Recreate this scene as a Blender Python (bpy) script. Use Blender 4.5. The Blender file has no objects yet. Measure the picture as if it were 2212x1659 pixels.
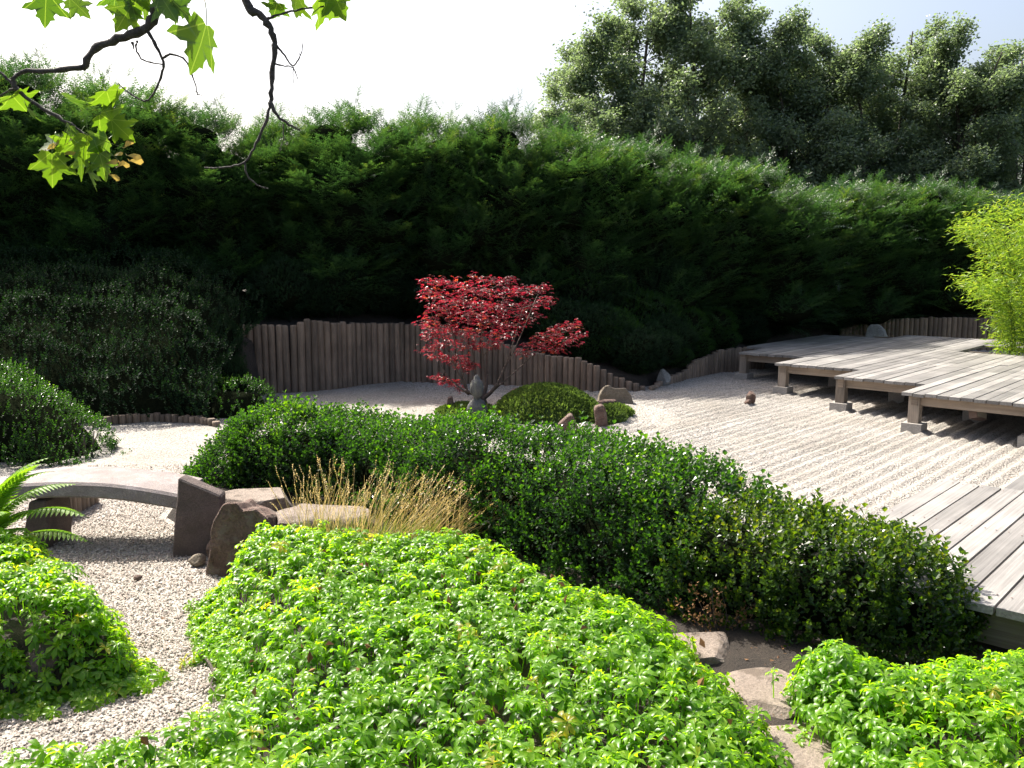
import bpy, math, random
import numpy as np
R = math.radians
SC = bpy.context.scene
C = SC.collection

# ------------------------------------------------------------------ camera
CAM_Z, FPX, PITCH = 2.2, 1900.0, math.atan(264.5 / 1900.0)
cd = bpy.data.cameras.new('camera'); cam = bpy.data.objects.new('camera', cd); C.objects.link(cam)
cam.location = (0, 0, CAM_Z); cam.rotation_euler = (R(90) - PITCH, 0, 0)
cd.sensor_width = 36; cd.lens = 36 * FPX / 2212.0; cd.clip_start = 0.05; cd.clip_end = 2000
SC.camera = cam
# ------------------------------------------------------------------ light
SUN_AZ, SUN_EL = 46.0, 51.0            # degrees left of the view direction / above the horizon
SC.world = bpy.data.worlds.new('World'); SC.world.use_nodes = True
nt = SC.world.node_tree
sky = nt.nodes.new('ShaderNodeTexSky'); sky.sky_type = 'NISHITA'; sky.sun_disc = False
sky.sun_elevation = R(SUN_EL); sky.sun_rotation = R(-SUN_AZ)
sky.air_density = 1.0; sky.dust_density = 7.5; sky.ozone_density = 1.0; sky.altitude = 100
bg = nt.nodes['Background']; bg.inputs['Strength'].default_value = 0.125
nt.links.new(sky.outputs[0], bg.inputs[0])
sl = bpy.data.lights.new('sun', 'SUN'); sl.energy = 5.0; sl.angle = R(0.53); sl.color = (1.0, 0.95, 0.86)
sun = bpy.data.objects.new('sun', sl); C.objects.link(sun); sun.location = (-8, 8, 14)
sun.rotation_euler = (R(90 - SUN_EL), 0, R(180 + SUN_AZ))
SC.view_settings.view_transform = 'Standard'; SC.view_settings.look = 'None'
SC.view_settings.exposure = 1.2; SC.view_settings.gamma = 1.0
cy = SC.cycles
cy.max_bounces = 6; cy.diffuse_bounces = 3; cy.glossy_bounces = 2; cy.transmission_bounces = 4; cy.transparent_max_bounces = 4
cy.sample_clamp_indirect = 4.0

# ------------------------------------------------------------------ picture <-> place (metres, z = 0 on the gravel)
def ray(x, y):
    u, v = (x - 1106) / FPX, (829.5 - y) / FPX
    return np.array([u, math.cos(PITCH) + v * math.sin(PITCH), -math.sin(PITCH) + v * math.cos(PITCH)])
def G(x, y, z=0.0):
    r = ray(x, y); return r * ((z - CAM_Z) / r[2]) + np.array([0, 0, CAM_Z])
def D(x, y, d):
    r = ray(x, y); return r * (d / r[1]) + np.array([0, 0, CAM_Z])
def px_of(x, y, z):
    q = np.array([x, y, z - CAM_Z])
    dd = q[1] * math.cos(PITCH) - q[2] * math.sin(PITCH); uu = q[1] * math.sin(PITCH) + q[2] * math.cos(PITCH)
    return 1106 + FPX * q[0] / dd, 829.5 - FPX * uu / dd

# ------------------------------------------------------------------ materials
def nmat(name):
    m = bpy.data.materials.new(name); m.use_nodes = True
    t = m.node_tree; return m, t, t.nodes['Principled BSDF'], t.nodes['Material Output']
def N(t, kind, **kw):
    n = t.nodes.new(kind)
    for k, v in kw.items():
        if k in n.inputs.keys(): n.inputs[k].default_value = v
        else: setattr(n, k, v)
    return n
def ramp(t, stops):
    n = t.nodes.new('ShaderNodeValToRGB'); el = n.color_ramp.elements
    while len(el) < len(stops): el.new(0.5)
    for e, (p, c) in zip(el, stops): e.position = p; e.color = (*c, 1)
    return n
def leaf_mat(name, stops, tr_gain=(2.2, 2.6, 0.8), trans=0.45, rough=0.35, spec=0.5):
    m, t, b, out = nmat(name)
    at = N(t, 'ShaderNodeAttribute', attribute_name='tint')
    rp = ramp(t, stops); t.links.new(at.outputs['Fac'], rp.inputs[0])
    t.links.new(rp.outputs[0], b.inputs['Base Color'])
    b.inputs['Roughness'].default_value = rough; b.inputs['Specular IOR Level'].default_value = spec
    mu = N(t, 'ShaderNodeMix', data_type='RGBA', blend_type='MULTIPLY'); mu.inputs[0].default_value = 1
    t.links.new(rp.outputs[0], mu.inputs[6]); mu.inputs[7].default_value = (*tr_gain, 1)
    tr = N(t, 'ShaderNodeBsdfTranslucent'); t.links.new(mu.outputs[2], tr.inputs[0])
    mx = N(t, 'ShaderNodeMixShader'); mx.inputs[0].default_value = trans
    t.links.new(b.outputs[0], mx.inputs[1]); t.links.new(tr.outputs[0], mx.inputs[2]); t.links.new(mx.outputs[0], out.inputs[0])
    return m
def stone_mat(name, c1, c2, scale=6, bump=0.5, rough=0.85, fine=60, spots=None):
    m, t, b, out = nmat(name)
    tc = N(t, 'ShaderNodeTexCoord')
    n1 = N(t, 'ShaderNodeTexNoise', Scale=scale, Detail=8.0, Roughness=0.65); n2 = N(t, 'ShaderNodeTexNoise', Scale=fine, Detail=4.0, Roughness=0.7)
    for n in (n1, n2): t.links.new(tc.outputs['Object'], n.inputs['Vector'])
    rp = ramp(t, [(0.32, c1), (0.68, c2)]); t.links.new(n1.outputs['Fac'], rp.inputs[0])
    col = rp.outputs[0]
    rp2 = ramp(t, [(0.35, (0.55, 0.55, 0.55)), (0.65, (1.2, 1.2, 1.2))]); t.links.new(n2.outputs['Fac'], rp2.inputs[0])
    mu = N(t, 'ShaderNodeMix', data_type='RGBA', blend_type='MULTIPLY'); mu.inputs[0].default_value = 0.8
    t.links.new(col, mu.inputs[6]); t.links.new(rp2.outputs[0], mu.inputs[7]); col = mu.outputs[2]
    if spots:
        n3 = N(t, 'ShaderNodeTexNoise', Scale=scale * 2.2, Detail=5.0); t.links.new(tc.outputs['Object'], n3.inputs['Vector'])
        r3 = ramp(t, [(0.52, (0, 0, 0)), (0.62, (1, 1, 1))]); t.links.new(n3.outputs['Fac'], r3.inputs[0])
        mm = N(t, 'ShaderNodeMix', data_type='RGBA'); t.links.new(r3.outputs[0], mm.inputs[0]); t.links.new(col, mm.inputs[6]); mm.inputs[7].default_value = (*spots, 1); col = mm.outputs[2]
    t.links.new(col, b.inputs['Base Color']); b.inputs['Roughness'].default_value = rough
    ad = N(t, 'ShaderNodeMath', operation='ADD'); t.links.new(n1.outputs['Fac'], ad.inputs[0]); t.links.new(n2.outputs['Fac'], ad.inputs[1])
    bp = N(t, 'ShaderNodeBump', Strength=bump, Distance=0.03); t.links.new(ad.outputs[0], bp.inputs['Height']); t.links.new(bp.outputs[0], b.inputs['Normal'])
    return m
def wood_mat(name, c1, c2, axis_rot=0.0, axis='x', rough=0.8, obj_coord=False, bump=0.35):
    # grain streaks run along the chosen axis after turning the coordinates by axis_rot
    m, t, b, out = nmat(name)
    if obj_coord: src = N(t, 'ShaderNodeTexCoord').outputs['Object']
    else: src = N(t, 'ShaderNodeNewGeometry').outputs['Position']
    rot = N(t, 'ShaderNodeVectorRotate', rotation_type='Z_AXIS'); rot.inputs['Angle'].default_value = axis_rot
    t.links.new(src, rot.inputs['Vector'])
    mp = N(t, 'ShaderNodeMapping'); mp.inputs['Scale'].default_value = (0.55, 34, 34) if axis == 'x' else (26, 26, 2.0)
    t.links.new(rot.outputs[0], mp.inputs[0])
    n1 = N(t, 'ShaderNodeTexNoise', Scale=1.6, Detail=7.0, Roughness=0.7, Distortion=0.4); t.links.new(mp.outputs[0], n1.inputs['Vector'])
    n2 = N(t, 'ShaderNodeTexNoise', Scale=2.3, Detail=4.0); t.links.new(rot.outputs[0], n2.inputs['Vector'])
    rp = ramp(t, [(0.3, c1), (0.7, c2)]); t.links.new(n1.outputs['Fac'], rp.inputs[0])
    oi = N(t, 'ShaderNodeObjectInfo')
    va = N(t, 'ShaderNodeMapRange'); va.inputs['To Min'].default_value = 0.62; va.inputs['To Max'].default_value = 1.18; t.links.new(oi.outputs['Random'], va.inputs['Value'])
    vb = N(t, 'ShaderNodeMapRange'); vb.inputs['From Min'].default_value = 0.3; vb.inputs['From Max'].default_value = 0.7; vb.inputs['To Min'].default_value = 0.7; vb.inputs['To Max'].default_value = 1.12; t.links.new(n2.outputs['Fac'], vb.inputs['Value'])
    mm = N(t, 'ShaderNodeMath', operation='MULTIPLY'); t.links.new(va.outputs[0], mm.inputs[0]); t.links.new(vb.outputs[0], mm.inputs[1])
    vs = N(t, 'ShaderNodeVectorMath', operation='SCALE'); t.links.new(rp.outputs[0], vs.inputs[0]); t.links.new(mm.outputs[0], vs.inputs['Scale'])
    t.links.new(vs.outputs[0], b.inputs['Base Color']); b.inputs['Roughness'].default_value = rough
    bp = N(t, 'ShaderNodeBump', Strength=bump, Distance=0.01); t.links.new(n1.outputs['Fac'], bp.inputs['Height']); t.links.new(bp.outputs[0], b.inputs['Normal'])
    return m
def gravel_mat(name, c1, c2, scale=55.0, bump=0.9):
    m, t, b, out = nmat(name)
    ge = N(t, 'ShaderNodeNewGeometry')
    v = N(t, 'ShaderNodeTexVoronoi', Scale=scale); t.links.new(ge.outputs['Position'], v.inputs['Vector'])
    v2 = N(t, 'ShaderNodeTexVoronoi', Scale=scale * 0.55); t.links.new(ge.outputs['Position'], v2.inputs['Vector'])
    nz = N(t, 'ShaderNodeTexNoise', Scale=1.1, Detail=5.0); t.links.new(ge.outputs['Position'], nz.inputs['Vector'])
    sp = N(t, 'ShaderNodeSeparateColor'); t.links.new(v.outputs['Color'], sp.inputs[0])
    rp = ramp(t, [(0.0, tuple(0.45 * k for k in c1)), (0.18, c1), (0.8, c2), (1.0, tuple(min(1, 1.2 * k) for k in c2))]); t.links.new(sp.outputs[0], rp.inputs[0])
    r2 = ramp(t, [(0.3, (0.82, 0.80, 0.76)), (0.7, (1.05, 1.05, 1.05))]); t.links.new(nz.outputs['Fac'], r2.inputs[0])
    mu = N(t, 'ShaderNodeMix', data_type='RGBA', blend_type='MULTIPLY'); mu.inputs[0].default_value = 1
    t.links.new(rp.outputs[0], mu.inputs[6]); t.links.new(r2.outputs[0], mu.inputs[7]); t.links.new(mu.outputs[2], b.inputs['Base Color'])
    b.inputs['Roughness'].default_value = 0.8
    ad = N(t, 'ShaderNodeMath', operation='ADD'); t.links.new(v.outputs['Distance'], ad.inputs[0]); t.links.new(v2.outputs['Distance'], ad.inputs[1])
    bp = N(t, 'ShaderNodeBump', Strength=bump, Distance=0.012); bp.invert = True
    t.links.new(ad.outputs[0], bp.inputs['Height']); t.links.new(bp.outputs[0], b.inputs['Normal'])
    return m
def add_veins(m):
    """paler main veins fanning out from the leaf base"""
    t = m.node_tree; b = t.nodes['Principled BSDF']; src = b.inputs['Base Color'].links[0].from_socket; tc = N(t, 'ShaderNodeTexCoord'); sp = N(t, 'ShaderNodeSeparateXYZ'); t.links.new(tc.outputs['Object'], sp.inputs[0])
    def mth(op, a, b_=None):
        n = N(t, 'ShaderNodeMath', operation=op)
        for i, v in enumerate((a, b_)):
            if v is None: continue
            if isinstance(v, (int, float)): n.inputs[i].default_value = v
            else: t.links.new(v, n.inputs[i])
        return n.outputs[0]
    an = mth('ARCTAN2', sp.outputs['X'], mth('MULTIPLY', sp.outputs['Z'], -1.0)); fr_ = mth('ABSOLUTE', mth('SUBTRACT', mth('FRACT', mth('ADD', mth('MULTIPLY', an, 1 / .78), 10.5)), .5))
    le = N(t, 'ShaderNodeVectorMath', operation='LENGTH'); t.links.new(tc.outputs['Object'], le.inputs[0]); w = mth('LESS_THAN', mth('MULTIPLY', fr_, le.outputs['Value']), .0016)
    mx = N(t, 'ShaderNodeMix', data_type='RGBA'); t.links.new(w, mx.inputs[0]); t.links.new(src, mx.inputs[6]); mx.inputs[7].default_value = (.13, .19, .05, 1); t.links.new(mx.outputs[2], b.inputs['Base Color'])
    for n in t.nodes:
        if n.type == 'MIX' and n.blend_type == 'MULTIPLY': t.links.new(mx.outputs[2], n.inputs[6])
DECK_ANG = R(42.3)
M = {}
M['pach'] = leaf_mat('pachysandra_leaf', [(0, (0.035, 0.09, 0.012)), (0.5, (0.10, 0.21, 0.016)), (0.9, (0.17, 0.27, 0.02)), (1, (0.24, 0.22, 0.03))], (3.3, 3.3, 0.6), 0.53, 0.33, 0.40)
M['box'] = leaf_mat('boxwood_leaf', [(0, (0.011, 0.030, 0.010)), (0.7, (0.026, 0.066, 0.012)), (1, (0.085, 0.14, 0.010))], (3.0, 3.5, 0.6), 0.42, 0.30, 0.36)
M['boxlime'] = leaf_mat('boxwood_leaf_yellowish', [(0, (0.016, 0.042, 0.010)), (0.6, (0.045, 0.09, 0.010)), (1, (0.14, 0.165, 0.010))], (2.9, 2.7, 0.5), 0.40, 0.27, 0.38)
M['shadebox'] = leaf_mat('shaded_boxwood_leaf', [(0, (0.010, 0.026, 0.012)), (0.7, (0.019, 0.045, 0.015)), (1, (0.034, 0.065, 0.015))], (1.6, 1.9, 0.7), 0.22, 0.5, 0.14)  # darker copy of the box leaf, the bank's shade put into its colour
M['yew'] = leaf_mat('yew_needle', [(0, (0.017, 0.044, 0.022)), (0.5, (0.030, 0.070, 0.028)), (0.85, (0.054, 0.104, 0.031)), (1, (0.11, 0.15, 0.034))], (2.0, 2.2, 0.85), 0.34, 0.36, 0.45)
M['pop'] = leaf_mat('poplar_leaf', [(0, (0.10, 0.14, 0.09)), (0.6, (0.16, 0.21, 0.135)), (1, (0.22, 0.27, 0.17))], (1.6, 1.7, 0.95), 0.46, 0.36, 0.5)
M['acer'] = leaf_mat('red_maple_leaf', [(0, (0.045, 0.010, 0.012)), (0.3, (0.10, 0.014, 0.018)), (0.6, (0.17, 0.014, 0.026)), (0.85, (0.19, 0.03, 0.02)), (1, (0.26, 0.10, 0.02))], (3.2, 1.1, 2.0), 0.44, 0.34, 0.30)
M['bamboo'] = leaf_mat('bamboo_leaf', [(0, (0.07, 0.14, 0.025)), (0.6, (0.14, 0.24, 0.035)), (1, (0.24, 0.30, 0.05))], (3.0, 2.6, 1.0), 0.5, 0.36, 0.4)
M['fern'] = leaf_mat('fern_leaf', [(0, (0.07, 0.16, 0.02)), (1, (0.14, 0.24, 0.02))], (2.6, 2.5, 0.8), 0.45, 0.5, 0.3)
M['bigmaple'] = leaf_mat('maple_leaf', [(0, (0.03, 0.07, 0.015)), (1, (0.08, 0.14, 0.015))], (2.5, 2.6, 0.7), 0.36, 0.35, 0.5)
add_veins(M['bigmaple'])
M['samara'] = leaf_mat('maple_seed', [(0, (0.20, 0.18, 0.05)), (1, (0.30, 0.22, 0.10))], (2.0, 1.8, 1.0), 0.4, 0.5, 0.3)
M['straw'] = leaf_mat('dry_grass', [(0, (0.26, 0.22, 0.06)), (0.5, (0.42, 0.33, 0.14)), (1, (0.56, 0.45, 0.25))], (1.4, 1.3, 1.0), 0.35, 0.5, 0.3)
M['grass'] = leaf_mat('green_grass', [(0, (0.05, 0.11, 0.02)), (1, (0.16, 0.20, 0.04))], (2.0, 2.0, 0.8), 0.35, 0.5, 0.3)
M['moss'] = leaf_mat('moss', [(0, (0.06, 0.095, 0.028)), (0.6, (0.11, 0.165, 0.045)), (1, (0.21, 0.235, 0.08))], (1.6, 1.7, 0.8), 0.42, 0.8, 0.1)
M['litter'] = leaf_mat('dead_leaf', [(0, (0.10, 0.05, 0.025)), (1, (0.22, 0.12, 0.05))], (1.2, 1.1, 1.0), 0.15, 0.7, 0.2)
M['shadecore'] = stone_mat('shade_core', (0.007, 0.010, 0.005), (0.014, 0.017, 0.009), 18, 0.6)  # opaque filler core: the foliage's inner shade is put into its near-black colour
M['shadecore'].node_tree.nodes['Principled BSDF'].inputs['Specular IOR Level'].default_value = 0.0
M['soil'] = stone_mat('soil', (0.020, 0.015, 0.011), (0.046, 0.034, 0.024), 5, 0.8, 0.95, 90)
M['lawn'] = stone_mat('lawn', (0.03, 0.05, 0.015), (0.06, 0.08, 0.03), 3, 0.4, 0.95, 40)
M['gravel'] = gravel_mat('gravel', (0.225, 0.206, 0.182), (0.355, 0.332, 0.30), 70.0)
M['pebble'] = leaf_mat('pebble', [(0, (0.14, 0.11, 0.09)), (0.3, (0.28, 0.235, 0.195)), (0.75, (0.37, 0.32, 0.275)), (1, (0.48, 0.44, 0.39))], (1, 1, 1), 0.0, 0.75, 0.3)
M['bark'] = stone_mat('bark', (0.05, 0.04, 0.03), (0.11, 0.09, 0.07), 14, 0.7, 0.9, 70)
M['acerbark'] = stone_mat('maple_bark', (0.06, 0.04, 0.03), (0.12, 0.082, 0.058), 14, 0.4, 0.8, 70)
M['darkbark'] = stone_mat('dark_bark', (0.045, 0.036, 0.034), (0.12, 0.10, 0.09), 30, 0.6, 0.8, 160)
M['log'] = wood_mat('palisade_log', (0.12, 0.085, 0.058), (0.30, 0.218, 0.155), axis='z')
M['logwarm'] = wood_mat('edging_log', (0.17, 0.12, 0.085), (0.34, 0.25, 0.18), axis='z')
M['deck'] = wood_mat('deck_board', (0.155, 0.144, 0.132), (0.32, 0.304, 0.284), axis_rot=-(R(90) - DECK_ANG), axis='x', rough=0.55)
M['beam'] = wood_mat('deck_beam', (0.20, 0.15, 0.11), (0.36, 0.29, 0.225), axis_rot=DECK_ANG, axis='x')
M['post'] = wood_mat('deck_post', (0.20, 0.16, 0.125), (0.36, 0.30, 0.24), axis='z')
M['concrete'] = stone_mat('footing_concrete', (0.24, 0.22, 0.20), (0.36, 0.34, 0.31), 10, 0.3)
M['granite'] = stone_mat('bridge_granite', (0.19, 0.158, 0.148), (0.34, 0.295, 0.285), 5, 0.45, 0.85, 110, (0.22, 0.185, 0.17))
M['darkstone'] = stone_mat('dark_stone', (0.07, 0.05, 0.043), (0.13, 0.095, 0.085), 7, 0.5, 0.85, 90)
M['redstone'] = stone_mat('red_brown_stone', (0.09, 0.052, 0.04), (0.20, 0.125, 0.097), 6, 0.8, 0.85, 60, (0.16, 0.12, 0.095))
M['flagstone'] = stone_mat('flagstone', (0.16, 0.125, 0.10), (0.28, 0.23, 0.19), 4, 0.5, 0.9, 70, (0.11, 0.085, 0.065))
M['boulder'] = stone_mat('boulder', (0.13, 0.105, 0.075), (0.24, 0.20, 0.15), 4, 0.5, 0.9, 50)
M['greyrock'] = stone_mat('grey_rock', (0.17, 0.165, 0.15), (0.32, 0.31, 0.29), 4, 0.6, 0.9, 50)
M['statue'] = stone_mat('statue_stone', (0.06, 0.06, 0.058), (0.12, 0.12, 0.118), 9, 0.35, 0.9, 80, (0.12, 0.125, 0.10))
def plain(name, c, rough=0.6, metal=0.0):
    m, t, b, out = nmat(name)
    nz = N(t, 'ShaderNodeTexNoise', Scale=30.0, Detail=4.0); rp = ramp(t, [(0.3, tuple(0.75 * k for k in c)), (0.7, c)])
    t.links.new(nz.outputs['Fac'], rp.inputs[0]); t.links.new(rp.outputs[0], b.inputs['Base Color'])
    b.inputs['Roughness'].default_value = rough; b.inputs['Metallic'].default_value = metal; return m
M['lampbody'] = plain('lamp_housing', (0.26, 0.18, 0.15), 0.5, 0.3)
M['lampglass'] = plain('lamp_glass', (0.42, 0.38, 0.31), 0.25)

# ------------------------------------------------------------------ mesh helpers
def link(name, me, mat=None, parent=None):
    o = bpy.data.objects.new(name, me); C.objects.link(o)
    if mat is not None and me is not None and not me.materials: me.materials.append(M[mat])
    if parent is not None: o.parent = parent
    return o
def tag(o, label=None, cat=None, group=None, kind=None):
    if label: o['label'] = label
    if cat: o['category'] = cat
    if group: o['group'] = group
    if kind: o['kind'] = kind
    return o
def thing(name, label, cat, loc=(0, 0, 0), rz=0.0, group=None):
    o = bpy.data.objects.new(name, None); C.objects.link(o); o.empty_display_size = 0.1
    o.location = tuple(float(k) for k in loc); o.rotation_euler = (0, 0, rz)
    return tag(o, label, cat, group)
def copy_tree(o, parent=None):
    c = o.copy(); C.objects.link(c); c.parent = parent
    for ch in list(o.children): copy_tree(ch, c)
    return c
def np_mesh(name, V, faces, tint=None, smooth=False):
    """faces: list of (k, n) index arrays (k faces of n corners)"""
    me = bpy.data.meshes.new(name)
    V = np.ascontiguousarray(V, dtype=np.float32)
    faces = [np.asarray(f, dtype=np.int32) for f in faces if len(f)]
    loops = np.concatenate([f.ravel() for f in faces])
    tot = np.concatenate([np.full(len(f), f.shape[1], np.int32) for f in faces])
    st = np.concatenate([[0], np.cumsum(tot)[:-1]]).astype(np.int32)
    me.vertices.add(len(V)); me.vertices.foreach_set('co', V.ravel())
    me.loops.add(len(loops)); me.loops.foreach_set('vertex_index', loops)
    me.polygons.add(len(tot)); me.polygons.foreach_set('loop_start', st); me.polygons.foreach_set('loop_total', tot)
    me.polygons.foreach_set('use_smooth', np.full(len(tot), bool(smooth)))
    if tint is not None:
        a = me.attributes.new('tint', 'FLOAT', 'POINT'); a.data.foreach_set('value', np.ascontiguousarray(tint, dtype=np.float32))
    me.update(calc_edges=True)
    return me
class Parts:
    def __init__(s): s.V = []; s.F = {}; s.n = 0; s.T = []
    def add(s, V, faces, tint=None):
        V = np.asarray(V, float)
        for f in faces:
            f = np.asarray(f)
            if len(f): s.F.setdefault(f.shape[1], []).append(f + s.n)
        s.V.append(V); s.n += len(V)
        s.T.append(np.full(len(V), 0.5) if tint is None else np.broadcast_to(tint, (len(V),)))
        return s
    def mesh(s, name, smooth=False):
        return np_mesh(name, np.concatenate(s.V), [np.concatenate(v) for v in s.F.values()], np.concatenate(s.T), smooth)
def inst(tpl, Mx, T, tint):
    """tpl = (verts, [faces], local tint offsets) ; Mx (n,3,3), T (n,3), tint (n,)"""
    v, fs, lt = tpl; n = len(T); nv = len(v)
    V = (np.einsum('nij,vj->nvi', Mx, v) + T[:, None]).reshape(-1, 3)
    off = (np.arange(n) * nv)[:, None, None]
    F = [(np.asarray(f)[None] + off).reshape(-1, np.asarray(f).shape[1]) for f in fs]
    tt = np.clip(tint[:, None] + lt[None], 0, 1).ravel()
    return V, F, tt
def unit(a): return a / np.maximum(np.linalg.norm(a, axis=-1, keepdims=True), 1e-9)
def frames(d, rng, scale, spin=True):
    """rotation matrices taking local z to d, random spin, times scale (n,)"""
    d = unit(d); n = len(d)
    r = unit(rng.normal(size=(n, 3))) if spin else np.tile([0.0, 0.0, 1.0], (n, 1)) + rng.normal(size=(n, 3)) * 0.15
    x = unit(np.cross(r, d)); y = np.cross(d, x)
    return np.stack([x, y, d], axis=2) * np.asarray(scale).reshape(-1, 1, 1)
def tube(pts, rad, n=6):
    pts = np.asarray(pts, float); rad = np.broadcast_to(rad, (len(pts),)); k = len(pts)
    tg = unit(np.gradient(pts, axis=0)); ref = np.array([0.31, 0.22, 0.92])
    x = unit(np.cross(tg, ref)); y = np.cross(tg, x)
    a = np.arange(n) * 2 * math.pi / n
    V = (pts[:, None] + (x[:, None] * np.cos(a)[None, :, None] + y[:, None] * np.sin(a)[None, :, None]) * rad[:, None, None]).reshape(-1, 3)
    i = np.arange(k - 1)[:, None] * n; j = np.arange(n)[None]; j2 = (j + 1) % n
    q = np.stack([i + j, i + j2, i + n + j2, i + n + j], -1).reshape(-1, 4)
    V = np.concatenate([V, pts[:1], pts[-1:]]); c0 = k * n; J = np.arange(n); J2 = (J + 1) % n
    t = np.concatenate([np.stack([J2, J, np.full(n, c0)], 1), np.stack([(k - 1) * n + J, (k - 1) * n + J2, np.full(n, c0 + 1)], 1)])
    return V, [q, t]
def curve(pts, m=4):
    """Catmull-Rom through the points"""
    P = np.asarray(pts, float); P = np.concatenate([2 * P[:1] - P[1:2], P, 2 * P[-1:] - P[-2:-1]]); out = []
    for i in range(1, len(P) - 2):
        for u in np.linspace(0, 1, m, endpoint=False):
            a, b, c, d = P[i - 1:i + 3]
            out.append(0.5 * (2 * b + (c - a) * u + (2 * a - 5 * b + 4 * c - d) * u * u + (3 * b - 3 * c + d - a) * u ** 3))
    out.append(P[-2]); return np.array(out)
def icos(sub):
    import bmesh
    bm = bmesh.new(); bmesh.ops.create_icosphere(bm, subdivisions=sub, radius=1)
    V = np.array([v.co[:] for v in bm.verts]); F = np.array([[v.index for v in f.verts] for f in bm.faces]); bm.free()
    return V, F
ICO = {s: icos(s) for s in (1, 2, 3, 4)}
class Noise3:
    """cheap smooth value noise from random sine waves"""
    def __init__(s, seed, freq=1.0, k=14):
        r = np.random.default_rng(seed); s.w = r.normal(size=(k, 3)) * freq; s.p = r.uniform(0, 6.28, k); s.a = r.uniform(0.5, 1, k); s.a /= s.a.sum() ** 0.5 * 1.6
    def __call__(s, P): return (np.sin(P @ s.w.T + s.p) * s.a).sum(-1)
def rock_mesh(name, dims, seed, cuts=9, depth=0.72, rough=0.05, sub=4, flat_top=False, vert=False):
    r = np.random.default_rng(seed); V, F = ICO[sub]; V = V.copy()
    for i in range(cuts):
        n = unit(r.normal(size=3))
        if vert: n[2] *= 0.35; n = unit(n)
        d = depth * r.uniform(0.8, 1.12); V -= np.maximum(0, V @ n - d)[:, None] * n
    for n in ([0, 0, 1],) if flat_top else ():
        n = np.array(n, float); V -= np.maximum(0, V @ n - 0.45)[:, None] * n
    V *= 1 + rough * Noise3(seed, 3.5)(V)[:, None] + rough * 0.5 * Noise3(seed + 9, 9)(V)[:, None]
    V -= (V.max(0) + V.min(0)) / 2; V /= (V.max(0) - V.min(0)) / 2
    V *= np.array(dims) / 2; V[:, 2] += dims[2] / 2
    return np_mesh(name, V, [F], smooth=False)
def rock(name, label, cat, loc, dims, seed, mat, rz=0.0, tilt=(0, 0), group=None, sink=0.12, **kw):
    me = rock_mesh(name, dims, seed, **kw); o = link(name, me, mat)
    o.location = (float(loc[0]), float(loc[1]), float(loc[2]) - sink * dims[2]); o.rotation_euler = (tilt[0], tilt[1], rz)
    return tag(o, label, cat, group)
def box(V0, V1):
    (a, b, c), (d, e, f) = V0, V1
    V = np.array([(x, y, z) for z in (c, f) for y in (b, e) for x in (a, d)])
    return V, [np.array([(0, 2, 3, 1), (4, 5, 7, 6), (0, 1, 5, 4), (2, 6, 7, 3), (0, 4, 6, 2), (1, 3, 7, 5)])]
def in_poly(x, y, P):
    P = np.asarray(P); ins = np.zeros(x.shape, bool); n = len(P)
    for i in range(n):
        x1, y1 = P[i]; x2, y2 = P[(i + 1) % n]
        c = ((y1 > y) != (y2 > y)) & (x < (x2 - x1) * (y - y1) / (y2 - y1 + 1e-12) + x1); ins ^= c
    return ins
def poly_dist(x, y, P):
    P = np.asarray(P, float); best = np.full(x.shape, 1e9); n = len(P)
    for i in range(n):
        a, b = P[i], P[(i + 1) % n]; d = b - a
        t = np.clip(((x - a[0]) * d[0] + (y - a[1]) * d[1]) / (d @ d), 0, 1)
        best = np.minimum(best, np.hypot(x - a[0] - t * d[0], y - a[1] - t * d[1]))
    return np.where(in_poly(x, y, P), best, -best)
def sstep(a, b, x): t = np.clip((x - a) / (b - a), 0, 1); return t * t * (3 - 2 * t)
def grid_mesh(name, X, Y, Z, keep=None, smooth=True):
    ny, nx = X.shape; V = np.stack([X, Y, Z], -1).reshape(-1, 3)
    i = np.arange(ny - 1)[:, None] * nx + np.arange(nx - 1)[None]
    q = np.stack([i, i + 1, i + nx + 1, i + nx], -1).reshape(-1, 4)
    if keep is not None:
        k = keep.ravel(); q = q[k[q].any(1)]
        used = np.unique(q); mp = np.full(len(V), -1); mp[used] = np.arange(len(used)); V = V[used]; q = mp[q]
    return np_mesh(name, V, [q], smooth=smooth)

# ================================================================== THE SETTING
ab = np.array([math.sin(DECK_ANG), math.cos(DECK_ANG)]); ae = np.array([math.cos(DECK_ANG), -math.sin(DECK_ANG)])   # deck axes: along the boards / across
def be(b, e, z=0.0): p = b * ab + e * ae; return np.array([p[0], p[1], z])
ISLAND = (0.25, 12.55)                                     # centre of the moss island

g = link('ground', np_mesh('ground', [(-260, -160, -0.12), (260, -160, -0.12), (260, 400, -0.12), (-260, 400, -0.12)], [np.array([(0, 1, 2, 3)])]), 'lawn'); tag(g, kind='structure')

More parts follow.
